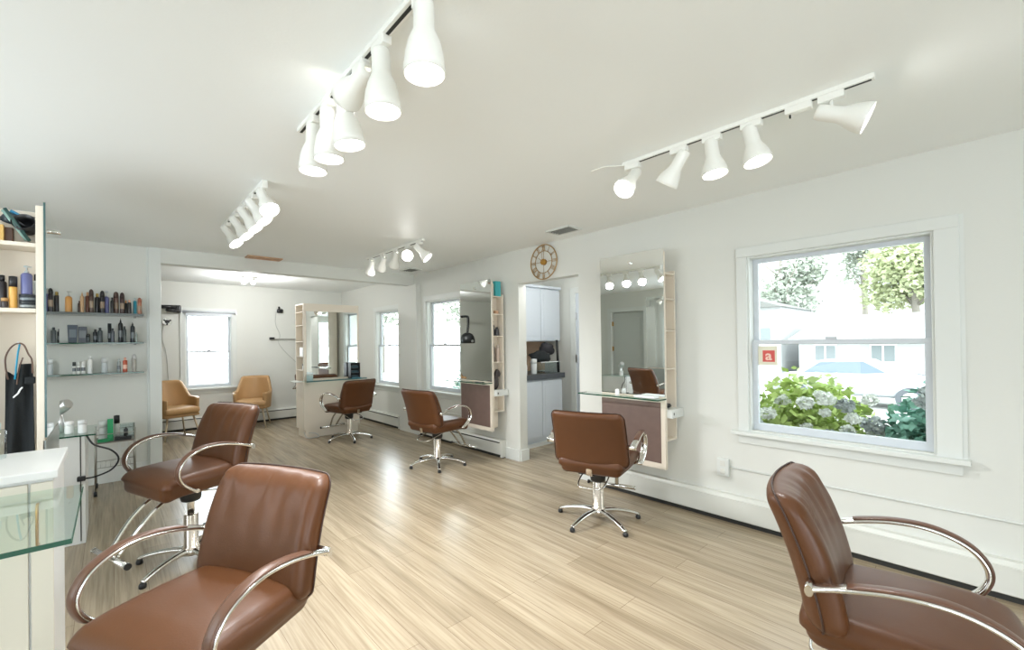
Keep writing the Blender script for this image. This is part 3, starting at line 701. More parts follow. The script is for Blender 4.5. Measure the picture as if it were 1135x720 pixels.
for i, (px, w, yt, c, cc, k, lb) in enumerate(S3):
    bottle('product_bottle', lb, 'bottle', SX(px), 5.71, 1.115, w * .00668 / 2 * .95, (411 - yt) * VZ, c, cc, k, g, band=(110, 116, 120) if i in (0, 1, 2, 5) else ((236, 190, 170) if i == 6 else None))

# ------------------------------------------------------------------ left styling station (niches face the camera, mirror faces +X)
AX, AY0, AY1 = -.25, 3.10, 3.80
sa = thing('styling_station', 'tall cream styling station at the left edge with an apron hanging', 'styling station', (AX, AY0, 0))
B('case', CREAM, [(-.036, -.008, 0, .70, .34, 2.075), (-.30, -.036, .17, .70, .34, 2.075), (-.30, -.27, 0, .17, .34, 2.075), (-.30, -.016, 0, .70, .34, .37)], sa, bev=.002)
for z in (1.885, 1.56): B('shelf', CREAM, (-.27, -.036, 0, .17, z - .02, z), sa, bev=.002)
B('mirror', MIRROR, (-.008, 0, 0, .70, .915, 2.095), sa)
B('mirror_edge', colmat((60, 92, 92)), (-.008, 0, -.002, 0.0, .915, 2.095), sa)
B('lower_panel', colmat((150, 156, 152)), (-.014, -.004, 0, .70, .36, .90), sa)
bm = BM(); tube(bm, [(0, .42, 2.03), (.03, .42, 2.03)], .012, 14); link('mirror_knob', bm, CHROME, sa)
NX = lambda px: -.407 + px * .00302
NZ = 1 / 226.0
# top compartment: tint bowls and tools
g = 'tint bowls piled in the top compartment'
def bowl(label, x, y, z, r, h, c, tilt, rz=0):
    o = thing('tint_bowl', label, 'bowl', (x, y, z), rz, g); o.rotation_euler = (tilt[0], tilt[1], rz)
    bm = BM(); lathe(bm, [(.001, 0), (r * .55, 0), (r * .62, .004), (r * .85, h * .5), (r, h), (r * .96, h), (r * .8, h * .5), (r * .55, .008), (.001, .008)], 24); link('bowl_wall', bm, colmat(c, .35), o)
    bm = BM(); tube(bm, [(r * .96, -.012, h * .97), (r * 1.2, 0, h * .98), (r * .96, .012, h * .97)], .003, 6); link('grip_tab', bm, colmat(c), o)
bowl('large glossy black tint bowl on its side in the top compartment', NX(31), 3.185, 1.955, .045, .08, (22, 22, 24), (R(60), R(-25)))
bowl('black tint bowl tipped behind the blue rim', NX(20), 3.20, 1.975, .04, .05, (30, 30, 34), (R(40), R(40)))
bowl('dark slate tint bowl on top of the pile with blue rim', NX(10), 3.19, 2.035, .035, .04, (50, 62, 70), (R(-150), R(20)))
bm = BM(); tube(bm, [(NX(2), 3.14, 2.04), (NX(29), 3.13, 1.90)], .007, 10, ry=.004); tag(link('tint_brush', bm, colmat((140, 172, 162))), 'pale green tint brush leaning across the black bowls', 'brush')
bm = BM(); tube(bm, [(NX(5), 3.12, 2.045), (NX(33), 3.115, 1.895)], .007, 10, ry=.004); tag(link('tint_brush', bm, colmat((36, 70, 66))), 'dark green tint brush leaning beside the pale green one', 'brush')
bm = BM(); tube(bm, [(NX(8), 3.21, 2.055), (NX(30), 3.21, 2.015)], .008, 10); tag(link('tint_brush', bm, colmat((40, 130, 170))), 'blue tint brush on top of the bowls', 'brush')
blockbox('product_carton', 'yellow carton at the left of the top compartment', 'carton', NX(-1), 3.16, 1.885, .024, .03, .085, (222, 180, 100), None)
blockbox('product_carton', 'brown carton behind the green brushes', 'carton', NX(7), 3.2, 1.885, .03, .04, .08, (96, 60, 34), None)
# second compartment
g = 'products in the second compartment'
bottle('product_bottle', 'tall dark bottle cut by the left edge of the photo', 'bottle', NX(0), 3.17, 1.56, .016, .165, (40, 36, 38), (24, 24, 26), 'plain', g)
bottle('product_bottle', 'amber bottle with black cap in the second compartment', 'bottle', NX(13), 3.14, 1.56, .015, .16, (222, 168, 80), (34, 34, 36), 'jar', g)
bottle('hair_wax_jar', 'low dark jar with pale band, bottom of the stacked pair', 'jar', NX(29), 3.15, 1.56, .030, .036, (64, 70, 76), (44, 50, 56), 'jar', g, band=(150, 156, 156))
bottle('hair_wax_jar', 'low dark jar on top of the stacked pair', 'jar', NX(29), 3.15, 1.596, .030, .036, (56, 62, 70), (40, 46, 54), 'jar', g, band=(120, 130, 134))
bottle('product_bottle', 'violet blue pump bottle standing on two stacked jars', 'bottle', NX(28), 3.15, 1.632, .021, .145, (98, 102, 146), (176, 182, 182), 'pump', g)
bottle('product_bottle', 'white bottle with black cap behind the violet pump bottle', 'bottle', NX(37), 3.22, 1.56, .015, .185, (206, 210, 204), (36, 36, 38), 'plain', g)
bottle('hair_wax_jar', 'small gold topped black jar at the left of the second compartment', 'jar', NX(4), 3.13, 1.56, .012, .05, (60, 50, 46), (180, 140, 90), 'jar', g)
# apron
ap = thing('apron', 'black apron with brown straps hanging in the cream station', 'apron', (NX(20), 3.16, 0))
bm = BM(); n = 14; m_ = 22; G = []
for j in range(m_ + 1):
    v = j / m_; z = 1.285 - v * .46; row = []
    for i in range(n + 1):
        u = i / n; hw = .047 + .007 * v; x = (u - .5) * 2 * hw - .004
        if v < .2 and u < .45: z2 = z - (.2 - v) * .28 * (1 - abs(u - .3) * 1.5)
        else: z2 = z
        y = .012 * math.sin(u * 9 + v * 3) + .006 * math.sin(u * 17)
        row.append((x, y, z2))
    G.append(row)
F = [[bm.verts.new(p) for p in r] for r in G]; Bk = [[bm.verts.new((p[0], p[1] + .006, p[2])) for p in r] for r in G]
for j in range(m_):
    for i in range(n):
        bm.faces.new((F[j][i], F[j][i + 1], F[j + 1][i + 1], F[j + 1][i])); bm.faces.new((Bk[j][i], Bk[j + 1][i], Bk[j + 1][i + 1], Bk[j][i + 1]))
for j in range(m_):
    for i in (0, n): bm.faces.new((F[j][i], F[j + 1][i], Bk[j + 1][i], Bk[j][i]))
for i in range(n):
    for j in (0, m_): bm.faces.new((F[j][i], Bk[j][i], Bk[j][i + 1], F[j][i + 1]))
smooth(bm); link('apron_cloth', bm, BLACKC, ap)
STRAP = colmat((112, 88, 76), .7)
dx = lambda px: (px - 20) * .00302
zz = lambda py: 1.36 + (384.3 - py) * NZ
bm = BM(); tube(bm, spline([(dx(6), 0, zz(418)), (dx(3.5), -.002, zz(405)), (dx(3.5), 0, zz(393)), (dx(9), 0, zz(383)), (dx(17), .0, zz(378)), (dx(24), 0, zz(380)), (dx(29), 0, zz(390)), (dx(33), 0, zz(397)), (dx(34), 0, zz(412))], 5), .0035, 8, ry=.0115); link('neck_strap', bm, STRAP, ap)
bm = BM(); tube(bm, spline([(dx(19.5), -.006, zz(379)), (dx(17), -.008, zz(392)), (dx(15), -.008, zz(410)), (dx(14), -.008, zz(418))], 5), .0035, 8, ry=.014); link('blue_strap', bm, colmat((36, 160, 200), .6), ap)['label'] = 'bright blue strap'
bm = BM(); tube(bm, spline([(dx(23), -.004, zz(394)), (dx(20), -.006, zz(402)), (dx(17.5), -.006, zz(412)), (dx(16), -.006, zz(424))], 5), .003, 8, ry=.006); link('waist_tie', bm, STRAP, ap)
B('rolled_hem', BLACKC, (dx(25), dx(37), -.022, .01, zz(424), zz(416)), ap, bev=.006)
bm = BM(); tube(bm, spline([(dx(12), -.016, zz(438.5)), (dx(15), -.02, zz(436)), (dx(18), -.022, zz(433.5)), (dx(20), -.022, zz(430)), (dx(23), -.022, zz(427))], 4), [.001] + [.004] * 15 + [.001], 6, ry=.002); link('printed_swoosh', bm, colmat((225, 228, 228)), ap)['label'] = 'white brush mark on the cloth'
bm = BM(); tube(bm, [(dx(18), .02, zz(378)), (dx(18), -.004, zz(378)), (dx(18), -.006, zz(376))], .004, 8); link('hook', bm, SILVER, ap)
sa_h = None

# ------------------------------------------------------------------ near-left white cabinet and glass shelf
cb = thing('white_cabinet', 'white cabinet with slab top in the left foreground', 'cabinet', (-.15, 2.02, 0))
B('cabinet_body', WHITE_LAM, (-.75, 0, .012, .42, 0, .935), cb, bev=.002)
B('cabinet_top', WHITE_LAM, (-.77, .012, -.008, .43, .935, .962), cb, bev=.003)
B('cabinet_door', colmat((208, 203, 188)), [(-.052, -.0, -.0, .012, .02, .925), (-.36, -.058, 0, .012, .02, .925)], cb, bev=.002)
bm = BM(); tube(bm, spline([(-.035, -.002, .86), (-.035, -.025, .85), (-.035, -.025, .74), (-.035, -.002, .73)], 5), .004, 8); link('handle', bm, GOLD, cb)
gs = thing('glass_counter', 'clear glass counter shelf with green edge in the left foreground', 'glass shelf', (-.078, 1.46, .90))
bm = BM(); box(bm, -.70, 0, 0, .558, -.012, 0); link('glass_plate', bm, SHELFG, gs)
B('glass_edge', EDGE, [(-.70, 0, -.0015, 0, -.012, 0), (0, .0015, 0, .558, -.012, -.010)], gs)
B('shelf_bracket', SILVER, [(-.62, -.60, .05, .56, -.03, -.012), (-.62, -.60, .545, .558, -.09, -.012)], gs)
bt = bottle('spray_bottle', 'clear plastic bottle on the white cabinet at the photo edge', 'bottle', -.325, 2.36, .962, .03, .13, (210, 218, 220), (200, 210, 214), 'plain', m=CLEAR)

# ------------------------------------------------------------------ white cabinet under the glass table beyond the left mirror
cc_ = thing('white_cabinet', 'low white cabinet with glass top beyond the left mirror', 'cabinet', (-.147, 4.15, 0))
B('cabinet_body', WHITE_LAM, (-.45, 0, 0, .45, .0, .745), cc_, bev=.003)
B('door_gap', DARK, (-.028, -.022, -.0015, .002, .02, .745), cc_)
gt = B('glass_top', SHELFG, (-.47, .055, -.02, .47, .747, .757), cc_)
B('glass_edge', EDGE, (-.47, .055, -.0215, -.02, .747, .757), gt)
hd = thing('hair_dryer', 'silver hair dryer standing upright on the low glass topped cabinet', 'hair dryer', (-.30, 4.33, .757))
bm = BM(); lathe(bm, [(.03, -.05), (.042, -.03), (.046, .0), (.042, .05), (.034, .09), (.03, .10)], 20, axis_matrix((0, 0, .17), (.5, -.5, .35))); link('dryer_barrel', bm, SILVER, hd)
bm = BM(); tube(bm, [(0, 0, .16), (.02, 0, .07), (.03, 0, .004)], [.022, .02, .018], 12); link('handle', bm, SILVER, hd)
bottle('product_tub', 'white tub nearer the mirror on the low glass top', 'tub', -.235, 4.28, .757, .024, .085, (240, 240, 238), (250, 250, 250), 'jar')
bottle('product_tub', 'white tub with silver lid right of another on the low glass top', 'tub', -.165, 4.25, .757, .024, .09, (246, 246, 246), (232, 234, 234), 'jar')
bm = BM(); tube(bm, spline([(-.14, 4.16, .745), (-.10, 4.13, .68), (-.01, 4.12, .63), (.03, 4.12, .56), (-.01, 4.12, .49), (-.10, 4.13, .455), (-.16, 4.13, .455)], 6), .006, 8)
cr = tag(link('extension_cable', bm, BLACK), 'black power cord looping beside the low glass topped cabinet', 'cord')
B('plug', BLACK, (-.19, -.145, 4.11, 4.149, .44, .472), cr, bev=.006)

# ------------------------------------------------------------------ wire trolley
tr = thing('rolling_trolley', 'wire rolling trolley by the left wall holding a green box', 'trolley', (0.01, 5.52, 0))
WIRE = mat('trolley_wire', srgb(170, 168, 160), .3, .8)
B('tray', mat('tray_metal', srgb(130, 124, 116), .35, .6), (-.135, .15, -.16, .16, .475, .487), tr, bev=.003)
bm = BM()
for z in (.56, .255): tube(bm, [(-.135, -.16, z), (.15, -.16, z), (.15, .16, z), (-.135, .16, z)], .0035, 6, closed=True)
link('rail', bm, WIRE, tr)
for x, y in ((-.135, -.16), (.15, -.16), (.15, .16), (-.135, .16)):
    bm = BM(); tube(bm, [(x, y, .045), (x, y, .60)], .006, 8); lg = link('post', bm, WIRE, tr)
    bm = BM(); tube(bm, [(x - .012, y, .024), (x + .012, y, .024)], .024, 14); link('caster', bm, BLACK, lg)
bm = BM()
for k in range(9): tube(bm, [(-.135 + k * .0356, -.16, .255), (-.135 + k * .0356, .16, .255)], .002, 6)
link('lower_shelf', bm, WIRE, tr)
TXX = lambda px: -.117 + (px - 107) * .00658
g = 'supplies on the trolley tray'
blockbox('product_carton', 'tall bright green box standing on the trolley', 'carton', TXX(122), 5.42, .487, .042, .04, .205, (24, 150, 92), None, 0, g)
blockbox('product_carton', 'small green packet lying in front of the tall green box', 'carton', TXX(115), 5.385, .487, .09, .03, .03, (30, 140, 90), None, .2, g)
bottle('product_bottle', 'white bottle with black lid on the trolley', 'bottle', TXX(129), 5.47, .487, .022, .23, (200, 206, 200), (28, 28, 30), 'jar', g)
bottle('product_tub', 'pale clear tub left of the green box on the trolley', 'tub', TXX(114), 5.48, .487, .032, .19, (208, 212, 210), (216, 220, 216), 'jar', g)
blockbox('clipper_case', 'low black clipper case at the right of the trolley tray', 'case', TXX(136), 5.40, .487, .12, .06, .035, (28, 30, 32), None, -.1, g)
bottle('product_bottle', 'small black dropper bottle on the clipper case', 'bottle', TXX(139), 5.40, .522, .016, .085, (30, 32, 34), (20, 20, 22), 'pointed', g)
B2 = thing('clear_tray_bin', 'clear plastic bin at the right of the trolley', 'bin', (TXX(139), 5.52, .487)); B('bin_wall', CLEAR, [(-.07, .07, -.002, .0, 0, .13), (-.07, .07, .08, .082, 0, .13), (-.07, -.068, 0, .08, 0, .13), (.068, .07, 0, .08, 0, .13)], B2)

# ------------------------------------------------------------------ mirrored island in the back room
IX0, IX1, IY0, IY1 = 2.11, 2.96, 6.545, 6.90
isl = thing('styling_island', 'free standing cream mirrored island with shelved end in the back room', 'styling station', (IX0, IY0, 0)); w = IX1 - IX0; dd = IY1 - IY0
B('base', CREAM, (.025, w - .02, .02, dd - .02, 0, .12), isl, bev=.003)
B('cabinet_body', CREAM, (0, w, 0, dd, .12, .82), isl, bev=.004)
B('upper_case', CREAM, [(.12, w, .012, dd - .012, .82, 1.97), (0, .12, 0, .02, .82, 1.97), (0, .12, dd - .02, dd, .82, 1.97), (0, .14, 0, dd, 1.955, 1.975)], isl, bev=.002)
for z in (1.86, 1.66, 1.42, 1.20, 1.0): B('shelf', CREAM, (0, .12, .02, dd - .02, z - .012, z), isl)
B('mirror', MIRROR, (.04, w - .03, -.006, 0.0, .87, 1.86), isl)
B('mirror_frame', CREAM, [(.0, w, -.004, .012, 1.86, 1.975), (0, .04, -.004, .012, .85, 1.86), (w - .03, w, -.004, .012, .85, 1.86)], isl)
gi = B('glass_shelf', SHELFG, (-.02, w + .05, -.17, 0.0, .835, .845), isl)
B('glass_edge', colmat((70, 110, 110)), (-.02, w + .05, -.172, -.17, .83, .848), gi)
B('ledge', TRIM, (-.09, 0, .05, dd - .05, .82, .835), isl)
bm = BM(); tube(bm, spline([(-.01, -.02, .10), (.02, -.05, .02), (.12, -.06, .012), (.20, -.035, .012), (.16, -.02, .06), (.06, -.015, .08)], 5), .006, 6); tag(link('extension_cable', bm, colmat((200, 200, 196))), 'coiled pale cord on the floor at the island corner', 'cord'); COL.objects[-1].location = (IX0, IY0, 0)
blockbox('paper_box', 'white box in the island end shelves', 'box', IX0 + .055, IY0 + .12, 1.20, .10, .15, .13, (246, 246, 244), (190, 190, 190))
bottle('product_tub', 'white tub low in the island end shelves', 'tub', IX0 + .055, IY0 + .12, 1.0, .035, .09, (244, 244, 242), (150, 150, 150), 'jar')
bottle('product_bottle', 'dark topped bottle high in the island end shelves', 'bottle', IX0 + .055, IY0 + .12, 1.66, .025, .12, (226, 220, 210), (40, 40, 40), 'plain')
bottle('glass_jar', 'pale teal glass jar on the island counter', 'jar', IX0 + .06, IY0 - .08, .845, .045, .12, (170, 196, 196), (206, 220, 220), 'jar')
rk = thing('tool_rack', 'black compartment rack with painted teal reflections on the island counter', 'rack', (IX1 - .12, IY0 - .085, .845))
B('rack_frame', BLACK, [(-.075, -.068, -.05, .05, 0, .235), (.068, .075, -.05, .05, 0, .235)] + [(-.07, .07, -.05, .05, z, z + .008) for z in (0, .075, .15, .227)] + [(-.07, .07, .044, .05, 0, .235)], rk)
for z in (.012, .087, .162): B('drawer', colmat((50, 76, 84)), (-.05, .05, -.045, .03, z, z + .03), rk)  # teal drawer colour stands in for reflections on the black rack
B('phone_tray', colmat((60, 150, 176)), (-.06, .08, -.085, -.052, 0, .008), rk)

# ------------------------------------------------------------------ far room wall equipment
hd = thing('hood_dryer', 'black wall mounted hood dryer on a jointed arm in the back room', 'hood dryer', (.66, YF, 1.97))
bm = BM(); cushion(bm, .055, .05, .06, .02, (6, 6, 6), lambda p: p + Vector((.13, -.06, 0))); link('wall_bracket', bm, BLACK, hd)
bm = BM(); tube(bm, [(.12, -.10, .03), (-.10, -.16, .02)], .030, 12); tube(bm, [(.12, -.12, -.035), (-.02, -.14, -.02)], .026, 12); link('arm_joint', bm, BLACK, hd)
bm = BM(); tube(bm, spline([(-.10, -.16, .02), (-.30, -.35, .02), (-.38, -.55, .02), (-.385, -.60, -.03), (-.38, -.60, -.20), (-.36, -.60, -.36)], 6), .028, 12); link('arm', bm, BLACK, hd)
bm = BM(); lathe(bm, [(.001, .17), (.06, .165), (.12, .13), (.16, .06), (.175, 0), (.175, -.07), (.165, -.08), (.16, -.06), (.15, .02), (.10, .10), (.001, .14)], 28, Matrix.Translation((-.36, -.60, -.53))); link('hood', bm, BLACK, hd)
bm = BM(); tube(bm, [(-.36, -.79, -.56), (-.36, -.765, -.56)], .03, 14); link('control_dial', bm, SILVER, hd)
fd = thing('round_wall_dial', 'round chrome and black dial below the wall mounted dryer arm', 'dial', (.665, YF, 1.765))
bm = BM(); tube(bm, [(0, 0, 0), (0, -.04, 0)], .062, 24); link('dial_body', bm, CHROME, fd)
bm = BM(); tube(bm, [(0, -.04, 0), (0, -.046, 0)], .03, 20); link('dial_face', bm, BLACK, fd)
bm = BM()
for k in range(3):
    a = k * 2 * PI / 3 + .5; tube(bm, [(math.cos(a) * .03, -.044, math.sin(a) * .03), (math.cos(a) * .055, -.044, math.sin(a) * .055)], .012, 8)
link('dial_spoke', bm, BLACK, fd)
bm = BM(); tube(bm, spline([(.62, YF - .01, 1.71), (.60, YF - .012, 1.5), (.66, YF - .012, 1.2), (.68, YF - .012, .6), (.68, YF - .012, .21)], 6), .004, 6); tag(link('hanging_cable', bm, colmat((190, 192, 186))), 'pale cord running down the wall left of the far window', 'cord')
ra = thing('wall_rail', 'thin grey rail with black end clip on the far wall', 'rail', (2.2, YF, 1.485))
B('rail_bar', colmat((160, 160, 152)), (0, 1.0, -.03, 0, -.012, .008), ra); B('end_clip', BLACK, (-.03, .05, -.05, 0, -.012, .03), ra, bev=.004)
bh = thing('wall_hook_unit', 'small black holder high on the far wall right of the window', 'holder', (2.35, YF, 2.02))
bm = BM(); cushion(bm, .05, .03, .035, .015, (5, 5, 5), lambda p: p + Vector((0, -.03, -.02))); link('holder_body', bm, BLACK, bh); B('holder_peg', BLACK, (-.03, -.005, -.05, -.02, 0, .06), bh, bev=.004)
bm = BM(); tube(bm, spline([(-.06, -.012, -.02), (-.075, -.012, -.25), (0, -.012, -.46), (-.02, -.012, -.62), (.16, -.012, -.85), (.33, -.012, -1.02)], 6), .004, 6); link('cord', bm, colmat((176, 178, 172)), bh)

# ------------------------------------------------------------------ clock
ck = thing('wall_clock', 'gold skeleton wall clock with roman numerals above the doorway', 'clock', (XR, 3.125, 2.222))
def ring(bm, r, t): tube(bm, [(-.02, r * math.cos(a), r * math.sin(a)) for a in [2 * PI * k / 48 for k in range(48)]], t, 6, closed=True)
bm = BM(); ring(bm, .185, .006); ring(bm, .118, .004); link('ring_frame', bm, CLOCKM, ck)
RN = ['XII', 'I', 'II', 'III', 'IIII', 'V', 'VI', 'VII', 'VIII', 'IX', 'X', 'XI']
for h, s in enumerate(RN):
    a = -2 * PI * h / 12 + PI / 2; er = Vector((0, -math.cos(a), math.sin(a))); et = Vector((0, math.sin(a) , math.cos(a)))
    bm = BM(); wd = {'I': .011, 'V': .022, 'X': .022}; W_ = sum(wd[c] for c in s); x = -W_ / 2
    for c in s:
        xc = x + wd[c] / 2; hw = wd[c] * .38
        segs = {'I': [(0, 0)], 'V': [(-hw, 0), (hw, 0)], 'X': [(-hw, hw), (hw, -hw)]}[c]
        for top, bot in segs:
            sgn = 1
            p = er * .180 - et * (xc + top); q = er * .122 - et * (xc + bot)
            p.x = q.x = -.02; tube(bm, [p, q], .0028, 6)
        x += wd[c]
    link('numeral', bm, CLOCKM, ck)
bm = BM(); tube(bm, [(-.018, -.118, 0), (-.018, .118, 0)], .0022, 6); tube(bm, [(-.018, 0, -.118), (-.018, 0, .118)], .0022, 6); link('spokes', bm, CLOCKM, ck)
bm = BM(); tube(bm, [(0, 0, 0), (-.035, 0, 0)], .032, 20); link('clock_hub', bm, mat('clock_hub_gold', srgb(184, 140, 70), .35, .7), ck)
bm = BM(); tube(bm, [(-.036, .0, 0), (-.036, .06, .05)], .0025, 6); link('hour_hand', bm, CLOCKM, ck)
bm = BM(); tube(bm, [(-.038, 0, 0), (-.038, .012, .105)], .002, 6); link('minute_hand', bm, CLOCKM, ck)

# ------------------------------------------------------------------ sticker on the big window
st = thing('window_sign', 'red square logo on cream paper stuck to the big window', 'sign', (XR + .058, 1.055, 1.245))
B('paper', mat('cream_paper', srgb(226, 224, 204), .7), (-.0015, 0, -.062, .075, -.07, .068), st)
B('red_square', mat('sign_red', srgb(206, 84, 78), .6), (-.0028, -.0015, -.046, .030, -.046, .036), st)
fc = bpy.data.curves.new('letter', 'FONT'); fc.body = 'a'; fc.size = .098; fc.extrude = .0006; fc.offset = .002; fc.align_x = 'CENTER'
fc.materials.append(mat('sign_cream', srgb(240, 206, 190), .6)); ft = bpy.data.objects.new('letter_curve', fc); COL.objects.link(ft); bpy.context.view_layer.update(); me = bpy.data.meshes.new_from_object(ft.evaluated_get(bpy.context.evaluated_depsgraph_get())); bpy.data.objects.remove(ft)
fo = bpy.data.objects.new('letter', me); COL.objects.link(fo); fo.parent = st; fo.location = (-.0042, -.008, -.032); fo.rotation_euler = (PI / 2, 0, -PI / 2)

# ------------------------------------------------------------------ kitchenette
KY = 3.84
kb = thing('base_cabinet', 'white base cabinet below the dark counter in the kitchenette', 'cabinet', (3.66, KY, 0))
B('cabinet_body', KCAB, (0, 1.02, .02, .57, .09, .872), kb); B('toe_kick', KCAB, (0, 1.02, .05, .57, 0, .09), kb)
for a, b in ((.02, .20), (.205, .595), (.60, 1.0)):
    dr = B('cabinet_door', KCAB, (a, b, 0, .02, .13, .86), kb, bev=.003); B('door_panel', KCAB, [(a + .05, b - .05, -.003, .0, .19, .80)], dr, bev=.002)
B('floor_trim', TRIM, (0, 1.02, .035, .05, 0, .05), kb)
tag(B('countertop', COUNTER, (3.655, 4.70, KY - .02, 4.42, .875, .945), bev=.003), 'dark speckled countertop in the kitchenette', 'countertop')
struct(B('wall_backsplash', TILE, (3.655, 4.95, 4.405, 4.42, .945, 1.42)))
ku = thing('wall_cabinet', 'white double door upper cabinet in the kitchenette', 'cabinet', (3.66, 4.06, 1.372))
B('cabinet_body', KCAB, (0, 1.24, .02, .35, 0, .74), ku)
for a, b in ((.01, .42), (.425, .83), (.835, 1.235)):
    dr = B('cabinet_door', KCAB, (a, b, 0, .02, .01, .72), ku, bev=.003); B('door_panel', KCAB, [(a + .055, b - .055, -.003, 0, .07, .66)], dr, bev=.002)
B('crown', KCAB, (-.0, 1.25, -.02, .35, .74, .775), ku, bev=.004)
def lump(bm, c, s, seed, n=2):
    r = bmesh.ops.create_icosphere(bm, subdivisions=3, radius=1)
    for v in r['verts']:
        d = 1 + .28 * noise.noise(v.co * 1.7 + Vector((seed, 0, 0))); v.co = Vector((c[0] + v.co.x * s[0] * d, c[1] + v.co.y * s[1] * d, c[2] + max(-.75, v.co.z) * s[2] * d))
    for f in bm.faces: f.smooth = True
kx = lambda px, y=4.15: {4.15: 4.02 + (px - 578) * .0197}[y]
bn = thing('storage_bin', 'clear plastic bin on the kitchenette counter', 'bin', (4.50, 4.0, .945))
B('bin_wall', CLEAR, [(-.19, .19, -.10, -.097, 0, .15), (-.19, .19, .097, .10, 0, .15), (-.19, -.187, -.1, .1, 0, .15), (.187, .19, -.1, .1, 0, .15)], bn); B('bin_rim', colmat((220, 224, 224)), [(-.195, .195, -.105, -.095, .145, .155), (-.195, .195, .095, .105, .145, .155)], bn); B('bin_floor', CLEAR, (-.19, .19, -.1, .1, 0, .003), bn)
bm = BM(); lump(bm, (4.40, 4.0, 1.165), (.19, .10, .085), 3); tag(link('tote_bag', bm, BLACKC), 'slumped black bag on top of the clear bin', 'bag')
bm = BM(); lump(bm, (4.56, 4.02, 1.26), (.12, .09, .10), 9); tag(link('folded_cape', bm, mat('dark_cape', srgb(30, 28, 34), .7)), 'crumpled dark cape heaped on the black bag', 'cape')
bm = BM(); tube(bm, [(4.66, 3.90, .945), (4.665, 3.93, 1.39)], .018, 10); tag(link('black_tube_holder', bm, BLACK), 'tall thin black tube standing at the right end of the counter', 'tube')
bottle('product_bottle', 'white bottle left of the bin on the kitchenette counter', 'bottle', 4.22, 3.95, .945, .04, .20, (226, 228, 226), (214, 216, 214), 'jar', 'bottles on the kitchenette counter')
bottle('product_bottle', 'short white bottle at the left of the kitchenette counter', 'bottle', 4.02, 3.91, .945, .022, .16, (238, 240, 240), (240, 240, 240), 'plain', 'bottles on the kitchenette counter')
bottle('product_bottle', 'tall pale bottle against the tan backsplash', 'bottle', 3.99, 4.2, .945, .025, .32, (224, 216, 206), (236, 236, 232), 'plain', 'bottles on the kitchenette counter')
bottle('product_bottle', 'brown bottle against the tan backsplash', 'bottle', 3.93, 4.22, .945, .03, .25, (168, 110, 84), (40, 34, 32), 'plain', 'bottles on the kitchenette counter')
bottle('product_tub', 'dark lidded white tub at the front of the kitchenette counter', 'tub', 3.93, 3.92, .945, .045, .14, (214, 218, 216), (44, 50, 48), 'jar')

# ------------------------------------------------------------------ niche contents of the station left of the doorway
g = 'items in the station niches left of the doorway'
SN = lambda dx_, dy_: (3.30 + dx_, 3.75 + dy_)
blockbox('product_carton', 'turquoise box on top niche left of the doorway', 'carton', 3.435, 3.80, 1.905, .08, .06, .18, (70, 178, 184), None, 0, g)
blockbox('product_carton', 'pale box beside the turquoise one in the top niche', 'carton', 3.365, 3.82, 1.905, .045, .05, .15, (216, 212, 196), None, 0, g)
bottle('product_bottle', 'pale bottle in the second niche left of the doorway', 'bottle', 3.36, 3.81, 1.70, .02, .16, (214, 206, 190), (220, 216, 204), 'plain', g)
bottle('product_tub', 'peach coloured tub in the second niche left of the doorway', 'tub', 3.43, 3.81, 1.70, .03, .04, (222, 176, 140), (224, 184, 150), 'jar', g)
bottle('product_bottle', 'black pump bottle in the third niche left of the doorway', 'bottle', 3.36, 3.79, 1.445, .02, .17, (40, 40, 42), (24, 24, 26), 'pump', g)
bottle('product_bottle', 'grey black squat bottle in the third niche left of the doorway', 'bottle', 3.43, 3.80, 1.445, .028, .10, (70, 70, 74), (40, 40, 42), 'plain', g)
bottle('product_bottle', 'taupe bottle in the fourth niche left of the doorway', 'bottle', 3.37, 3.80, 1.14, .022, .22, (120, 110, 104), (150, 140, 134), 'plain', g)
bottle('product_bottle', 'pinkish bottle in the fourth niche left of the doorway', 'bottle', 3.44, 3.80, 1.14, .022, .20, (206, 186, 172), (214, 200, 190), 'plain', g)
bm = BM(); lump(bm, (3.39, 3.80, .90), (.045, .04, .10), 5); lump(bm, (3.42, 3.79, 1.0), (.04, .03, .05), 8); tag(link('hair_clips_bundle', bm, mat('clip_dark', srgb(60, 54, 52), .4)), 'dark bundle of clips above the drawer left of the doorway', 'clips')
bm = BM(); lump(bm, (3.40, 1.73, .835), (.05, .04, .022), 4); tag(link('hair_comb', bm, BLACK), 'black comb case on the drawer of the right station', 'comb')
tag(B('phone', colmat((36, 40, 44)), (3.19, 3.23, 3.80, 3.93, .906, .914), bev=.003), 'dark phone on the glass shelf left of the doorway', 'phone')
tag(B('folded_towel', colmat((238, 240, 240)), (3.20, 3.28, 1.72, 1.90, .906, .922), bev=.006), 'folded white towel on the glass shelf right of the doorway', 'towel')
bottle('product_bottle', 'round white bottle at the left end of the right glass shelf', 'bottle', 3.25, 2.08, .906, .018, .05, (240, 240, 240), (250, 250, 250), 'round')

# ------------------------------------------------------------------ sconce on the left wall (reflected)
sc = thing('wall_sconce', 'brass sconce with two glowing tubes reflected in the right mirror', 'sconce', (XL, 4.30, 1.44))
B('backplate', GOLD, (0, .012, -.02, .02, -.14, .14), sc, bev=.003); bm = BM(); tube(bm, [(.07, 0, -.045), (.07, 0, .045)], .05, 20); link('collar', bm, GOLD, sc)
B('arm', GOLD, (.01, .07, -.012, .012, -.012, .012), sc)
for s in (-1, 1):
    bm = BM(); tube(bm, [(.07, 0, .045 * s), (.07, 0, .17 * s)], .042, 20); link('lamp_tube', bm, SCONCEM, sc)

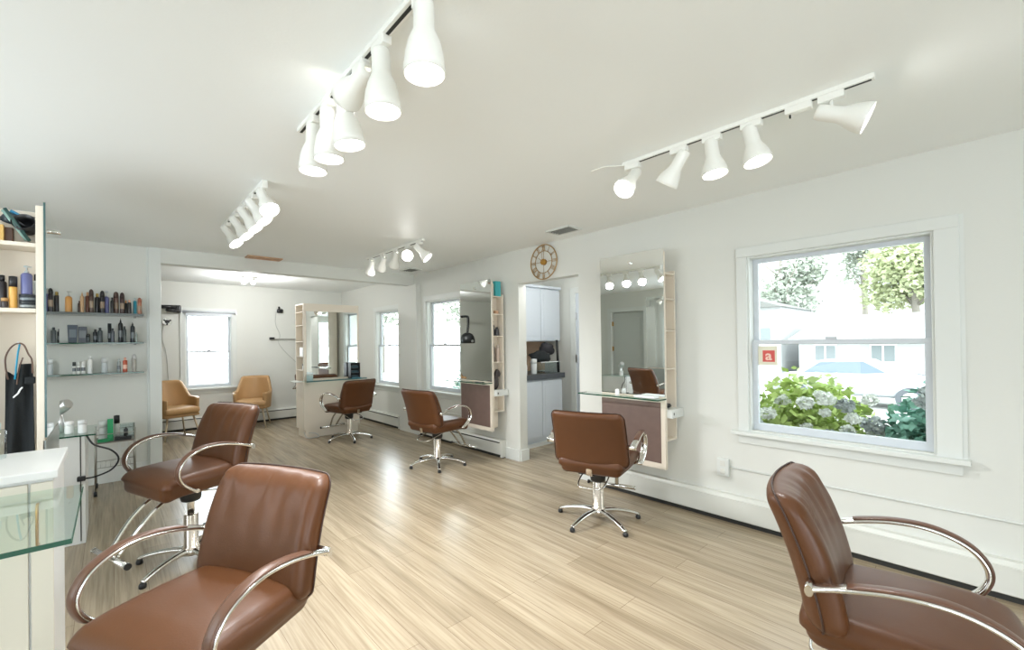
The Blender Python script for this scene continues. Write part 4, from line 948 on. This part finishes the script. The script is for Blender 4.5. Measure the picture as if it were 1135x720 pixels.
# ------------------------------------------------------------------ outdoors
struct(B('ground', mat('pale_pavement', srgb(170, 170, 164), .8, var=.05, vscale=.5), (3.65, 80, -40, 80, -.70, -.62)))
struct(B('ground_far', mat('pale_pavement', srgb(226, 226, 220), .8), (-40, 3.64, 8.73, 80, -.70, -.62)))
def leaves(bm, c, s, n, size, seed, shell=.55):
    rnd = random.Random(seed)
    for _ in range(n):
        d = Vector((rnd.gauss(0, 1), rnd.gauss(0, 1), rnd.gauss(0, 1))).normalized(); k = shell + (1 - shell) * rnd.random()
        k *= 1 + .22 * noise.noise(d * 2.3 + Vector((seed, 0, 0)))
        p = Vector((c[0] + d.x * s[0] * k, c[1] + d.y * s[1] * k, c[2] + d.z * s[2] * k))
        a = Vector((rnd.gauss(0, 1), rnd.gauss(0, 1), rnd.gauss(0, .6))).normalized(); b = a.cross(Vector((rnd.gauss(0, 1), rnd.gauss(0, 1), rnd.gauss(0, 1)))).normalized()
        z = size * (.6 + .8 * rnd.random()); mid = b * (.33 * z)
        q = [bm.verts.new(p + v) for v in (-a * z * .5, mid, a * z * .5, -mid)]; bm.faces.new(q)
def leafmat(name, c):
    m = mat(name, srgb(*c), .6, var=.35, vscale=4); N = m.node_tree; b = N.nodes['Principled BSDF']
    b.inputs['Transmission Weight'].default_value = 0
    return m
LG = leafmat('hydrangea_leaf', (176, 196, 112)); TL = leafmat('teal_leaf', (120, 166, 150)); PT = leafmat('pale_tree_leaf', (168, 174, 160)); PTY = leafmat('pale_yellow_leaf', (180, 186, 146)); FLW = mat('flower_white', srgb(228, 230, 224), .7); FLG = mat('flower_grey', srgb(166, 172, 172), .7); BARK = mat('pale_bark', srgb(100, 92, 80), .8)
def bush(label, name, x, y, z0, s, leafm, n, size, flowers, seed, stems=True):
    t = thing(name, label, 'bush', (x, y, z0))
    bm = BM(); leaves(bm, (0, 0, s[2]), s, n, size, seed, .35); link('foliage', bm, leafm, t)['kind'] = 'stuff'
    bm = BM(); rnd = random.Random(seed)
    for k in range(9):
        a = rnd.random() * 2 * PI; tube(bm, [(math.cos(a) * .05, math.sin(a) * .05, 0), (math.cos(a) * s[0] * .6, math.sin(a) * s[1] * .6, s[2] * 1.2)], .012, 6)
    link('stems', bm, BARK, t)
    for i, (fx, fy, fz, r, fm) in enumerate(flowers):
        bm = BM(); leaves(bm, (fx, fy, fz), (r, r, r * .8), 150, r * .62, seed * 50 + i, .72); link('flower_head', bm, fm, t)
    return t
rnd = random.Random(4)
fl1 = [(-.45 + rnd.random() * .25, -.62 + 1.3 * rnd.random(), .75 + .72 * rnd.random(), .04 + .025 * rnd.random(), FLW) for _ in range(26)] + [(-.47, .27, 1.19, .075, FLG), (-.3, -.12, 1.1, .06, FLW)]
bush('lime green hydrangea bush with white blooms outside the big window', 'hydrangea_bush', 4.75, 1.10, -.62, (.42, .56, .84), LG, 6500, .085, [(a, b, c + .05, r, m) for a, b, c, r, m in fl1], 3)
fl2 = [(-.30 + rnd.random() * .25, -.35 + .9 * rnd.random(), .80 + .35 * rnd.random(), .05 + .02 * rnd.random(), FLG) for _ in range(8)] + [(-.1, -.15, 1.30, .085, FLG), (-.12, -.04, 1.22, .08, FLG), (-.15, .30, .95, .075, FLG)]
bush('dark teal shrub with grey blooms outside the big window, right side', 'hydrangea_bush', 4.60, .30, -.62, (.34, .34, .78), TL, 6000, .08, [(a, b, c + .36, r, m) for a, b, c, r, m in fl2], 8)
bush('leafy shrub with white blooms outside the middle window', 'hydrangea_bush', 5.1, 6.25, -.62, (.4, .45, .9), TL, 1800, .09, [(-.3 + rnd.random() * .3, -.4 + .8 * rnd.random(), .9 + .5 * rnd.random(), .06, FLW) for _ in range(12)], 11)
# building across the road
HW = mat('house_white', srgb(176, 178, 176), .7); HR = mat('roof_pale', srgb(164, 164, 160), .8); HG = mat('house_pane', srgb(120, 128, 128), .5)
hs = thing('white_house', 'long white building with pale roof across the road', 'building', (22, 0, -.62))
B('wall', HW, (0, 6, -16, 5.3, 0, 2.0), hs)
bm = BM(); v = [bm.verts.new(p) for p in ((-.5, -16.5, 1.95), (-.5, 5.6, 1.95), (2.5, 5.0, 3.0), (2.5, -16.5, 3.0), (6.5, -16.5, 1.95), (6.5, 5.6, 1.95))]
for q in ((0, 1, 2, 3), (3, 2, 5, 4), (1, 5, 2), (0, 3, 4), (0, 4, 5, 1)): bm.faces.new([v[i] for i in q])
link('roof', bm, HR, hs)
for y in (4.4, 2.65, -.4):
    f = B('window_frame', TRIM, [(-.04, 0, y - .38, y - .33, 1.10, 1.70), (-.04, 0, y + .33, y + .38, 1.10, 1.70), (-.04, 0, y - .38, y + .38, 1.05, 1.10), (-.04, 0, y - .38, y + .38, 1.70, 1.75), (-.04, 0, y - .025, y + .025, 1.10, 1.70)], hs)
    B('pane', HG, (-.02, -.005, y - .33, y + .33, 1.10, 1.70), f)
h2 = thing('white_house', 'small pale house with grey shutter at the left across the road', 'building', (22, 7.2, -.62))
B('wall', HW, (0, 5, -1.25, 3, 0, 3.4), h2); bm = BM(); v = [bm.verts.new(p) for p in ((-.3, -1.4, 3.4), (5.2, -1.4, 3.4), (5.2, 3.3, 3.4), (-.3, 3.3, 3.4), (-.3, .9, 4.2), (5.2, .9, 4.2))]
for q in ((0, 4, 5, 1), (3, 2, 5, 4), (0, 3, 4), (1, 5, 2), (0, 1, 2, 3)): bm.faces.new([v[i] for i in q])
link('roof', bm, mat('roof_grey', srgb(110, 110, 104), .8), h2); B('window_shutter', HG, (-.03, 0, -.85, -.35, 1.95, 2.5), h2)
# car
car = thing('parked_car', 'white car parked across the road seen through the big window', 'car', (17.0, 2.7, -.62), R(-90))
def carfn():
    prof = [(-2.1, .35), (-2.1, .72), (-1.9, .86), (-1.25, .92), (-.75, 1.33), (.35, 1.38), (1.05, .95), (1.9, .80), (2.1, .60), (2.1, .32)]
    bm = BM(); A = []; 
    for s in (-1, 1): A.append([bm.verts.new((x, s * (.84 if z < 1 else .66), z)) for x, z in prof])
    n = len(prof)
    for i in range(n - 1): bm.faces.new((A[0][i], A[0][i + 1], A[1][i + 1], A[1][i]))
    bm.faces.new(A[0][::-1]); bm.faces.new(A[1]); bm.faces.new((A[0][0], A[1][0], A[1][-1], A[0][-1]))
    bmesh.ops.bevel(bm, geom=list(bm.edges), offset=.05, segments=3, affect='EDGES'); smooth(bm); return bm
link('car_body', carfn(), mat('car_white', srgb(180, 184, 188), .35), car)
CG = mat('car_glass', srgb(96, 110, 124), .3)
for s in (-1, 1):
    bm = BM(); q = [(-1.1, .96), (-.70, 1.28), (.30, 1.32), (.86, .98)]
    va = [bm.verts.new((x, s * (.845 - (z - .9) * .36 + .0), z)) for x, z in q]; vb = [bm.verts.new((x, s * (.825 - (z - .9) * .36), z)) for x, z in q]
    bm.faces.new(va); bm.faces.new(vb[::-1])
    for i in range(4): bm.faces.new((va[i], va[(i + 1) % 4], vb[(i + 1) % 4], vb[i]))
    link('side_window', bm, CG, car)
    for x in (-1.3, 1.3):
        bm = BM(); tube(bm, [(x, s * .70, .32), (x, s * .87, .32)], .32, 24); wl = link('wheel', bm, mat('tyre', srgb(92, 96, 100), .7), car)
        bm = BM(); tube(bm, [(x, s * .87, .32), (x, s * .88, .32)], .19, 20); link('hubcap', bm, SILVER, wl)
# trees
def tree(label, x, y, h, s, m, n, size, seed):
    t = thing('leafy_tree', label, 'tree', (x, y, -.3), 0, 'trees beyond the road'); bm = BM()
    tube(bm, spline([(0, 0, 0), (.1, .05, h * .3), (-.05, .1, h * .6), (0, 0, h * .85)], 5), [.22 - .15 * i / 15 for i in range(16)], 8)
    rn = random.Random(seed)
    for k in range(10):
        a = rn.random() * 6.28; z = h * (.35 + .4 * rn.random()); tube(bm, [(0, 0, z), (math.cos(a) * s[0] * .7, math.sin(a) * s[1] * .7, z + h * .2)], [.06, .02], 6)
    link('trunk', bm, mat('pale_trunk', srgb(130, 124, 114), .8), t)
    bm = BM()
    for k in range(7):
        c = (rn.uniform(-.5, .5) * s[0], rn.uniform(-.5, .5) * s[1], h * .62 + rn.uniform(-.5, .5) * s[2]); leaves(bm, c, (s[0] * .6, s[1] * .6, s[2] * .5), n // 7, size, seed + k, .3)
    link('crown', bm, m, t)['kind'] = 'stuff'
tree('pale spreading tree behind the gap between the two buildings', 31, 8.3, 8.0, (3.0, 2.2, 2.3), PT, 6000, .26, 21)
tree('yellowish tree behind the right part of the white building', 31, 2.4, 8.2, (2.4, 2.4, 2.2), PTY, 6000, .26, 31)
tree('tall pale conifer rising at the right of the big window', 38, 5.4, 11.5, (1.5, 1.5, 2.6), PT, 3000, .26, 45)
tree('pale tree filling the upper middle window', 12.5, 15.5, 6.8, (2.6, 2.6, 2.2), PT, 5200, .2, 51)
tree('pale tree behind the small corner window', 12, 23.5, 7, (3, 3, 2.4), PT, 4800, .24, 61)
